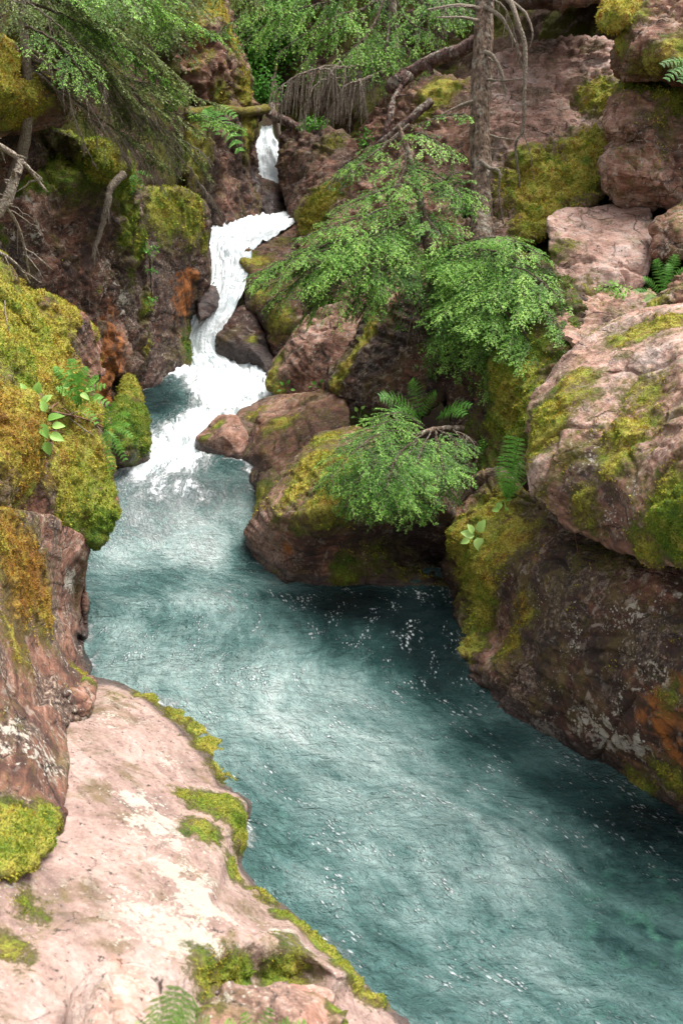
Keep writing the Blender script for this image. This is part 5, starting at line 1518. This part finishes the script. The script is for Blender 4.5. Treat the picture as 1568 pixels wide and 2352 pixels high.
# ---- hemlocks beyond the gorge
base = (930, 260, 19.6)
org = P(*base)
h = thing('hemlock_tree', org, 'spreading hemlock with level green boughs at the top centre', 'tree')
stem(h, org, [base, (905, 120, 20.2), (895, -60, 20.6), (890, -330, 21)], [.12, .1, .06], 'bark')
for pts, W, kw in [
    ([(895, -70, 20.6), (790, -10, 20.2), (660, 30, 20), (545, 100, 20)], .8, {}),
    ([(896, -30, 20.5), (800, 50, 19.8), (740, 90, 19.5), (690, 150, 19.4)], .75, dict(tint0=.08)),
    ([(896, -30, 20.5), (940, 50, 19.8), (985, 70, 19.5), (1025, 95, 19.4)], .65, dict(tint0=.1)),
    ([(896, -40, 20.5), (850, 70, 19.6), (800, 120, 19.3), (745, 180, 19.2)], .7, dict(tint0=.02)),
    ([(896, -60, 20.5), (960, 0, 19.8), (1010, 20, 19.5), (1050, 50, 19.4)], .6, {}),
    ([(895, -100, 20.6), (720, -40, 20.2), (600, 0, 20.2), (520, 60, 20.3)], .8, dict(tint0=-.05)),
    ([(898, 0, 20.5), (890, 90, 19.5), (880, 130, 19.3), (865, 185, 19.2)], .6, dict(tint0=0)),
    ([(895, -110, 20.6), (960, -60, 20), (1020, -20, 19.6), (1080, 30, 19.4)], .7, dict(tint0=-.08)),
    ([(897, -20, 20.5), (830, 20, 19.9), (760, 40, 19.6), (640, 120, 19.5)], .7, dict(tint0=.1)),
    ([(898, 20, 20.5), (930, 100, 19.7), (950, 140, 19.4), (960, 165, 19.3)], .5, dict(tint0=0)),
    ([(898, 10, 20.5), (820, 100, 19.7), (760, 150, 19.4), (720, 175, 19.3)], .55, dict(tint0=.06)),
]:
    kw = dict(kw)
    kw['tint0'] = kw.get('tint0', 0) + .16
    bough(h, org, pts, W * 1.1, droop=.75, r0=.03, **kw)
for pts, W in [([(905, 130, 20.2), (800, 155, 19.2), (700, 165, 18.9), (622, 215, 18.8)], .55), ([(905, 140, 20.2), (800, 175, 19), (730, 190, 18.8), (690, 260, 18.7)], .55),
               ([(905, 120, 20.2), (820, 150, 19.1), (760, 160, 18.8), (800, 230, 18.7)], .5), ([(905, 150, 20.2), (840, 180, 18.9), (790, 200, 18.7), (750, 265, 18.7)], .5), ([(905, 125, 20.2), (780, 145, 19.2), (680, 180, 18.9), (640, 250, 18.8)], .5)]:
    bough(h, org, pts, W, leaf=None, droop=1.3, dens=1.3, hang=.9, r0=.03)

def far_tree(label, base, top, boughs, r=.16, leaf='hemlock', tint0=0.0, bark='bark', W=.9, dead=0):
    org = P(*base)
    t = thing('hemlock_tree', org, label, 'tree')
    mid = ((base[0] + top[0]) / 2 + 4, (base[1] + top[1]) / 2, (base[2] + top[2]) / 2)
    stem(t, org, [base, mid, top], [r, r * .85, r * .6], bark)
    for (f, du, dv, dy) in boughs:
        u, v, Y = [base[k] + (top[k] - base[k]) * f for k in range(3)]
        bough(t, org, [(u, v, Y), (u + du * .4, v + dv * .15, Y + dy * .5), (u + du * .8, v + dv * .6, Y + dy * .9), (u + du, v + dv, Y + dy)], W, leaf=leaf, droop=.6, r0=.03, tint0=tint0 + rng.normal() * .05, dead=dead)
    return t


far_tree('shaded hemlock filling the gap above the upper fall', (610, 215, 27.5), (620, -330, 28.5), [(.4, -70, 70, -1), (.42, 75, 60, -1), (.55, -90, 60, -1.5), (.55, 90, 70, -1), (.7, -80, 80, -1), (.7, 100, 60, -1), (.35, 40, 60, -2), (.36, -40, 50, -2), (.5, 20, 70, -2), (.65, -10, 90, -2), (.8, -80, 80, -1), (.8, 80, 90, -1)], tint0=.0, W=1.1)
far_tree('dim hemlock behind the rock tower', (330, 120, 21.5), (320, -330, 22.5), [(.2, -60, 50, -1), (.25, 70, 40, -1), (.4, -90, 50, -1.5), (.4, 90, 60, -1), (.3, 10, 50, -2), (.5, -50, 60, -1), (.5, 60, 70, -1), (.6, 100, 90, -1.5), (.6, -100, 90, -1.5), (.15, 30, 40, -1)], leaf='olive', tint0=-.08, W=1.0)
far_tree('dim hemlock at the top left corner', (110, 110, 17), (100, -330, 18), [(.2, -80, 50, -1), (.25, 80, 50, -1), (.4, -90, 60, -1.5), (.4, 100, 60, -1), (.3, 10, 60, -2), (.5, -60, 70, -1), (.5, 60, 80, -1)], leaf='olive', tint0=-.1, W=.9)
far_tree('dark hemlock standing left of the bare trunk at the top edge', (1010, 120, 22), (1015, -330, 23), [(.25, -60, 60, -1), (.3, 60, 50, -1), (.45, -90, 60, -1), (.45, 80, 70, -1), (.35, 0, 60, -2)], tint0=-.12, W=.9)

# ---- the bare trunk on the right
base = (1108, 600, 13.0)
org = P(*base)
t = thing('conifer_tree', org, 'tall scaly conifer trunk with dead drooping branches right of centre', 'tree')
stem(t, org, [base, (1107, 540, 13.2), (1104, 490, 13.4), (1104, 400, 13.7), (1101, 250, 14.0), (1108, 100, 14.3), (1113, -20, 14.6), (1116, -300, 15.2)], [.17, .145, .14, .135, .13, .12, .11], 'bark', sides=20, wob=.16, n=90)
for pts, r in [([(1118, -10, 14.5), (1165, -5, 14.2), (1188, 50, 14.0), (1205, 110, 13.9), (1203, 220, 13.8), (1200, 300, 13.8), (1183, 330, 13.8), (1190, 400, 13.8), (1199, 472, 13.8)], [.045, .03, .022, .010]),
               ([(1112, 15, 14.4), (1150, 40, 14.2), (1180, 95, 14.1), (1195, 130, 14.1)], [.035, .02, .012]),
               ([(1170, 0, 14.2), (1205, 30, 14.1), (1222, 75, 14.0), (1215, 110, 14.0)], [.022, .015, .008]),
               ([(1104, 118, 14.2), (1130, 128, 14.0), (1152, 170, 13.9), (1160, 215, 13.9)], [.035, .022, .012]),
               ([(1100, 365, 13.7), (1122, 385, 13.5), (1146, 395, 13.4), (1144, 440, 13.4), (1155, 515, 13.4)], [.032, .024, .018, .01]),
               ([(1100, 180, 14.1), (1150, 185, 13.9), (1200, 180, 13.8)], [.02, .012, .006]),
               ([(1100, 20, 14.4), (1050, 12, 14.2), (980, 22, 14.0)], [.03, .02, .008]), ([(1098, 48, 14.3), (1060, 40, 14.1), (1000, 40, 13.9)], [.025, .016, .007]),
               ([(1095, 230, 14.0), (1060, 240, 13.9), (1010, 265, 13.8)], [.025, .016, .008]), ([(1128, 390, 13.5), (1120, 430, 13.5), (1135, 470, 13.5)], [.014, .01, .005]),
               ([(1100, 300, 14.0), (1140, 315, 13.8), (1190, 322, 13.7)], [.02, .012, .006]), ([(1200, 300, 13.8), (1218, 360, 13.8), (1224, 420, 13.8)], [.010, .007, .004])]:
    stem(t, org, pts, r, 'dead', 'branch', 6, .3, 26)
for pts, W in [([(1118, -10, 14.4), (1160, 20, 14.1), (1185, 90, 14.0), (1200, 160, 13.9)], .2), ([(1100, 15, 14.4), (1050, 15, 14.1), (985, 25, 14.0)], .2), ([(1104, 125, 14.2), (1140, 150, 14.0), (1160, 220, 13.9)], .15), ([(1100, 235, 14), (1050, 245, 13.9), (1000, 270, 13.8)], .2)]:
    bough(t, org, pts, W, leaf=None, droop=1.0, dens=.7, hang=.8, r0=.012)
bough(t, org, [(1098, 275, 14.0), (1060, 262, 13.7), (1010, 268, 13.5), (960, 285, 13.4)], .3, tint0=.08)

# ---- undergrowth
shrub('bright green leafy undergrowth beyond the rock tower', (600, 235, 26.0), [(565, 150, 25.6, .45), (600, 190, 25.2, .4), (570, 110, 26, .5), (620, 130, 26, .5), (600, 60, 26.5, .6), (650, 90, 26.2, .5), (560, 40, 26.8, .6), (620, 220, 25.2, .3), (585, 215, 25.1, .3)], tint0=.05)
shrub('small leafy shrub beside the dead drooping boughs', (715, 300, 22.2), [(715, 280, 22.0, .2), (700, 288, 22.0, .16), (735, 285, 21.9, .14)], tint0=.15)
shrub('green tuft of leaves on the hillside left of the trunk', (850, 330, 19), [(850, 315, 18.6, .2), (845, 330, 18.5, .15)], tint0=.05)
shrub('sprig of small leaves on the cliff edge of the left bank', (345, 600, 14.8), [(345, 575, 14.7, .10), (350, 690, 14.9, .08), (348, 620, 14.8, .07)], tint0=.1)
shrub('dark green shrub in the shade of the upper left boughs', (250, 110, 15.4), [(230, 60, 15.2, .5), (300, 40, 15.6, .6), (160, 30, 15, .5), (370, 20, 16, .5)], mat='olive', tint0=-.05)
shrub('low leafy plants among the needles left of the trunk', (1075, 470, 14.2), [(1085, 465, 14.0, .12), (1065, 480, 13.9, .10), (1050, 455, 14.1, .10)], tint0=.15)
shrub('small pale leaves on the needle strewn ledge', (1420, 670, 10.6), [(1385, 660, 10.5, .07), (1425, 672, 10.4, .10), (1405, 655, 10.5, .06)], mat='pale', tint0=-.1)

# ---- ferns
fern('bright fern sprouting from golden moss beside broad leaves', (178, 935, 8.5), [(128, 850, 8.5), (165, 832, 8.6), (200, 850, 8.6), (240, 890, 8.5), (248, 930, 8.4), (222, 975, 8.3), (130, 895, 8.4), (185, 860, 8.5), (225, 870, 8.5)], tint0=.22, width=.2, n=14, arch=.2)
fern('yellow green fern hanging over the rapids from the moss', (238, 985, 8.8), [(266, 928, 8.75), (296, 955, 8.7), (302, 1005, 8.7), (288, 1058, 8.7), (258, 1080, 8.65), (248, 935, 8.8), (295, 980, 8.65)], tint0=.18, width=.2, n=18, arch=.15)
fern('fern with three wide fronds above the lower hemlock', (965, 965, 10.6), [(873, 915, 10.4), (945, 878, 10.5), (1000, 905, 10.5), (905, 950, 10.2)], tint0=.0, width=.26, n=20)
fern('single fern frond pointing right in front of the cleft', (1000, 960, 10.5), [(1078, 935, 10.2), (1065, 955, 10.1)], tint0=.0, width=.22, n=16)
fern('tall upright fern in the cleft beside the pink boulder', (1165, 1150, 8.75), [(1170, 1005, 8.9), (1192, 1010, 8.8), (1140, 1075, 8.8), (1200, 1060, 8.6), (1150, 1050, 8.9), (1205, 1110, 8.5), (1145, 1110, 8.6), (1185, 1090, 8.5)], tint0=.25, width=.18, n=20, arch=.05)
fern('large fern between boulders at the right edge', (1520, 690, 10.2), [(1455, 672, 10.1), (1475, 640, 10.2), (1505, 600, 10.3), (1550, 590, 10.3), (1570, 620, 10.2), (1480, 695, 9.9), (1535, 610, 10.4)], tint0=.03, width=.2, n=20)
fern('small fern on the ledge left of the trunk', (1035, 425, 14.6), [(1008, 400, 14.5), (1040, 382, 14.6), (1065, 395, 14.6), (1005, 430, 14.4), (1072, 420, 14.5), (1025, 440, 14.3)], tint0=-.05, width=.22, n=14, sub=False)
fern('dark fern frond under the top right boulder', (1600, 160, 12.3), [(1520, 152, 12.1), (1530, 185, 12.0), (1560, 190, 12)], tint0=-.15, width=.2, n=16)
fern('little fern hanging from the mossy shoulder of the cliff', (310, 400, 13.6), [(330, 440, 13.5), (305, 450, 13.5), (350, 410, 13.6), (300, 420, 13.4)], tint0=.05, width=.2, n=12, sub=False)
fern('arching bright fern tips hanging in front of the upper rock wall', (470, 250, 14.6), [(540, 270, 14.3), (550, 350, 14.2), (500, 310, 14.3), (470, 300, 14.3)], tint0=.25, width=.2, n=16)
fern('small fern growing from the crack of the middle boulders', (1105, 1040, 9.8), [(1105, 1005, 9.7), (1120, 1020, 9.7), (1095, 1030, 9.6)], tint0=.05, width=.2, n=10, sub=False)
fern('blurred pale green fern at the bottom edge of the photo', (385, 2440, 2.55), [(400, 2270, 2.6), (345, 2330, 2.55), (450, 2310, 2.55), (310, 2360, 2.5), (480, 2350, 2.5), (420, 2330, 2.5), (365, 2295, 2.5), (430, 2285, 2.6)], tint0=-.1, width=.2, n=18, mat='pale', arch=.05)
fern('low fern sprays at the bottom edge right of the pale fern', (590, 2430, 2.8), [(560, 2330, 2.85), (620, 2320, 2.85), (660, 2345, 2.85), (520, 2350, 2.8), (700, 2352, 2.85)], tint0=-.2, width=.2, n=16, arch=.05, mat='pale')

# ---- broad leaved plants
leafy('clump of broad pale green leaves on the left moss', (95, 985, 7.55), [(75, 920, 7.6, 120, .16), (60, 950, 7.5, 170, .15), (95, 940, 7.6, 70, .17), (110, 965, 7.5, 20, .17), (90, 975, 7.4, -60, .16), (115, 1000, 7.4, -20, .15), (70, 930, 7.6, 90, .13), (105, 1015, 7.4, -80, .14), (60, 905, 7.7, 100, .12), (48, 925, 7.6, 150, .13), (85, 905, 7.7, 75, .13), (120, 980, 7.45, 5, .13), (78, 1000, 7.4, -120, .14), (55, 965, 7.5, 200, .13), (100, 925, 7.6, 45, .12), (66, 918, 7.62, 60, .12), (88, 960, 7.5, 140, .14), (104, 945, 7.5, 100, .13)], tint0=-.02)
leafy('young plant with oval leaves behind the moss fern', (175, 925, 8.6), [(160, 890, 8.6, 140, .13), (180, 880, 8.6, 80, .13), (195, 900, 8.5, 20, .12), (150, 905, 8.5, 190, .12), (185, 905, 8.45, -30, .12), (205, 885, 8.6, 40, .12), (168, 872, 8.6, 105, .12), (215, 912, 8.5, 0, .11)], tint0=.1)
leafy('plant with four large heart shaped leaves on the dark boulder', (1092, 1240, 8.55), [(1088, 1232, 8.5, 160, .17), (1098, 1222, 8.5, 70, .17), (1095, 1235, 8.45, -70, .19), (1085, 1225, 8.5, 115, .13), (1104, 1240, 8.45, -20, .13), (1078, 1240, 8.45, 200, .12)], tint0=.3)
leafy('small leafy plant beside the heart shaped leaves', (1135, 1240, 8.5), [(1138, 1232, 8.5, -40, .11), (1142, 1222, 8.5, 30, .07), (1128, 1226, 8.5, 150, .06), (1155, 1222, 8.5, 10, .06)], tint0=-.05)
leafy('pale leaves drooping below the tall fern', (1155, 1150, 8.75), [(1150, 1155, 8.65, -120, .12), (1160, 1165, 8.6, -60, .09), (1145, 1172, 8.6, 180, .09), (1162, 1150, 8.7, 20, .08)], tint0=-.03)
leafy('tiny leafy sprig in the crack between the middle boulders', (825, 965, 11.7), [(820, 945, 11.7, 120, .08), (830, 940, 11.7, 50, .08), (815, 958, 11.6, 180, .07), (835, 955, 11.6, 0, .07), (828, 965, 11.6, -60, .07)], tint0=-.2)
leafy('tiny green sprig at the foot of the pointed pink boulder', (655, 900, 14.0), [(650, 885, 14, 120, .09), (660, 882, 14, 60, .09), (645, 897, 13.9, 180, .08), (668, 895, 13.9, 0, .08)], mat='fern')
leafy('small green sprig right of the pointed pink boulder', (735, 893, 13.4), [(725, 882, 13.3, 150, .09), (738, 880, 13.3, 80, .08), (748, 882, 13.3, 20, .09), (715, 888, 13.3, 190, .07)], mat='fern')

# ---- dead wood
log('fallen_log', 'dark fallen log with a grey top leaning against the bare trunk', 'log', [(932, 172, 18.4), (990, 140, 18.2), (1040, 122, 18.0), (1100, 92, 17.8)], [.10, .11, .11], 'log', twigs=2)
log('broken_stump', 'rusty broken end of wood below the fallen log', 'stump', [(895, 200, 18.2), (915, 188, 18.0), (935, 172, 18.1)], [.10, .13, .12], 'log')
log('dead_pole', 'thin black pole lying on the slope above the sapling', 'pole', [(862, 338, 16.6), (910, 300, 16.4), (955, 262, 16.4), (988, 232, 16.5)], [.05, .06, .07], 'log', n=16)
log('dead_branch', 'forked dead root standing among the broken rocks', 'branch', [(880, 320, 16.8), (895, 270, 16.9), (905, 225, 17.1), (935, 180, 17.4)], [.06, .05, .03], 'log', twigs=3)
log('dead_branch', 'pale stick lying along the black pole', 'branch', [(865, 345, 16.3), (900, 320, 16.1), (940, 285, 16.1)], [.025, .03, .02], 'dead', n=14)
log('dead_branch', 'pinkish stick standing at the lip of the upper fall', 'branch', [(622, 240, 24.0), (632, 275, 23.8), (641, 318, 23.7)], [.07, .08, .07], 'dead', n=12)
log('dead_branch', 'dark limb propped over the top of the upper fall', 'branch', [(618, 262, 24.0), (655, 278, 23.3), (698, 300, 22.8)], [.09, .10, .07], 'log', n=14)
log('fallen_log', 'mossy log bridging the rocks beside the upper fall', 'log', [(430, 262, 18.8), (500, 252, 20.2), (560, 256, 21.6), (612, 250, 23)], [.07, .09, .10], 'mosslog', n=20)
log('hanging_root', 'long pale root hanging down the dark cliff from the mossy shoulder', 'root', [(284, 400, 13.1), (256, 430, 12.9), (244, 480, 12.75), (232, 530, 12.75), (212, 592, 12.7)], [.05, .045, .035, .02], 'dead', n=30, twigs=3)
log('dead_branch', 'pale bare branch at the left edge forking downward', 'branch', [(-60, 300, 9.3), (0, 335, 9.4), (55, 375, 9.5), (108, 440, 9.6)], [.03, .026, .01], 'dead', twigs=7)
log('dead_branch', 'bleached branch stump leaning at the left edge', 'branch', [(-40, 520, 9.2), (10, 470, 9.3), (40, 400, 9.4), (50, 360, 9.5)], [.05, .045, .03], 'dead', twigs=5)
log('dead_branch', 'thin grey twigs crossing the lichened cliff at the left edge', 'branch', [(-60, 420, 9.2), (10, 470, 9.3), (50, 540, 9.5), (70, 640, 9.7)], [.018, .014, .008], 'dead', twigs=9)
log('dead_branch', 'dry stick fallen across the top of the golden moss', 'branch', [(-40, 560, 8.8), (30, 600, 9.1), (70, 650, 9.3)], [.02, .016, .008], 'dead', twigs=6)
_mo = [r_ for r_ in ROCKS if r_[0].name.startswith('mossy_outcrop')][0]
_tr = BVHTree.FromPolygons([tuple(v) for v in _mo[1]], [tuple(p.vertices) for p in _mo[0].data.polygons])


def lying(u, v, Y, lift):
    """the point of the mossy outcrop seen there (else the given distance)"""
    h_ = _tr.ray_cast(Vector(CAM), Vector(ray(u, v)).normalized())
    return (u, v, (h_[0][1] if h_[0] is not None else Y) - lift)


for (a, b, Y, r, lab) in [((120, 945), (245, 985), 7.75, .012, 'longest brown twig on the left moss below the fern'), ((135, 930), (190, 975), 7.9, .010, 'forked twig beside the fern on the left moss'),
                          ((160, 960), (215, 1000), 7.8, .010, 'grey twig lying across the moss edge'), ((118, 940), (135, 925), 7.7, .012, 'short pale twig end beside the broad leaves'),
                          ((190, 950), (240, 1000), 8.1, .008, 'reddish twig on the rim of the left moss'), ((130, 960), (180, 945), 7.8, .008, 'thin twig crossing the long brown twig'),
                          ((110, 985), (175, 1000), 7.5, .007, 'arched thin twig below the broad leaves'), ((105, 1015), (150, 1060), 7.3, .007, 'hooked stick hanging on the yellow moss'),
                          ((225, 985), (262, 1080), 8.5, .008, 'dark rootlet hanging over the water beside the fern'), ((195, 720), (235, 870), 9.3, .007, 'long thin twig trailing down the outcrop'),
                          ((12, 690), (22, 760), 8.4, .008, 'curved pale twig high on the golden moss'), ((1300, 1150), (1330, 1290), 7.0, .004, 'thin straw hanging under the pink boulder')]:
    m_ = ((a[0] + b[0]) / 2 + rng.normal() * 6, (a[1] + b[1]) / 2 + rng.normal() * 6, Y)
    log('twig', lab, 'twig', [lying(*a, Y, .02), lying(*m_, .05), lying(*b, Y + .15, .02)], [r * .75, r * .75, r * .45], 'needle' if rng.random() < .6 else 'dead', sides=5, n=12, group='twigs on the mossy bank' if 'moss' in lab or 'fern' in lab else None, twigs=2)
# ------------------------------------------------------------------ light
wd = bpy.data.worlds.new("World")
sc.world = wd
wd.use_nodes = True
nt = wd.node_tree
nt.nodes.clear()
sky = nt.nodes.new('ShaderNodeTexSky')
sky.sky_type = 'NISHITA'
sky.sun_disc = False
SE, SA = R(64), R(55)
sky.sun_elevation = SE
sky.sun_rotation = SA
sky.dust_density = 4.0
hs = nt.nodes.new('ShaderNodeHueSaturation')   # an overcast sky: nearly white
hs.inputs['Saturation'].default_value = 0.12
bg = nt.nodes.new('ShaderNodeBackground')
bg.inputs['Strength'].default_value = 0.075
ow = nt.nodes.new('ShaderNodeOutputWorld')
nt.links.new(sky.outputs[0], hs.inputs['Color'])
nt.links.new(hs.outputs[0], bg.inputs[0])
nt.links.new(bg.outputs[0], ow.inputs[0])
sd = bpy.data.lights.new('sun', 'SUN')
sd.energy = 1.5
sd.angle = R(40)
sd.color = (1.0, 0.955, 0.89)
so = bpy.data.objects.new('sun', sd)
COL.objects.link(so)
# the lamp shines from the azimuth of the sky's sun (rotation is clockwise from +Y)
to = Vector((math.sin(SA) * math.cos(SE), math.cos(SA) * math.cos(SE), math.sin(SE)))
so.rotation_euler = to.to_track_quat('Z', 'Y').to_euler()
sc.view_settings.view_transform = 'Standard'
sc.view_settings.look = 'None'
sc.view_settings.gamma = 1.0
sc.view_settings.exposure = 2.05
sc.cycles.max_bounces = 6
sc.cycles.diffuse_bounces = 3
sc.cycles.glossy_bounces = 3
sc.cycles.transmission_bounces = 3
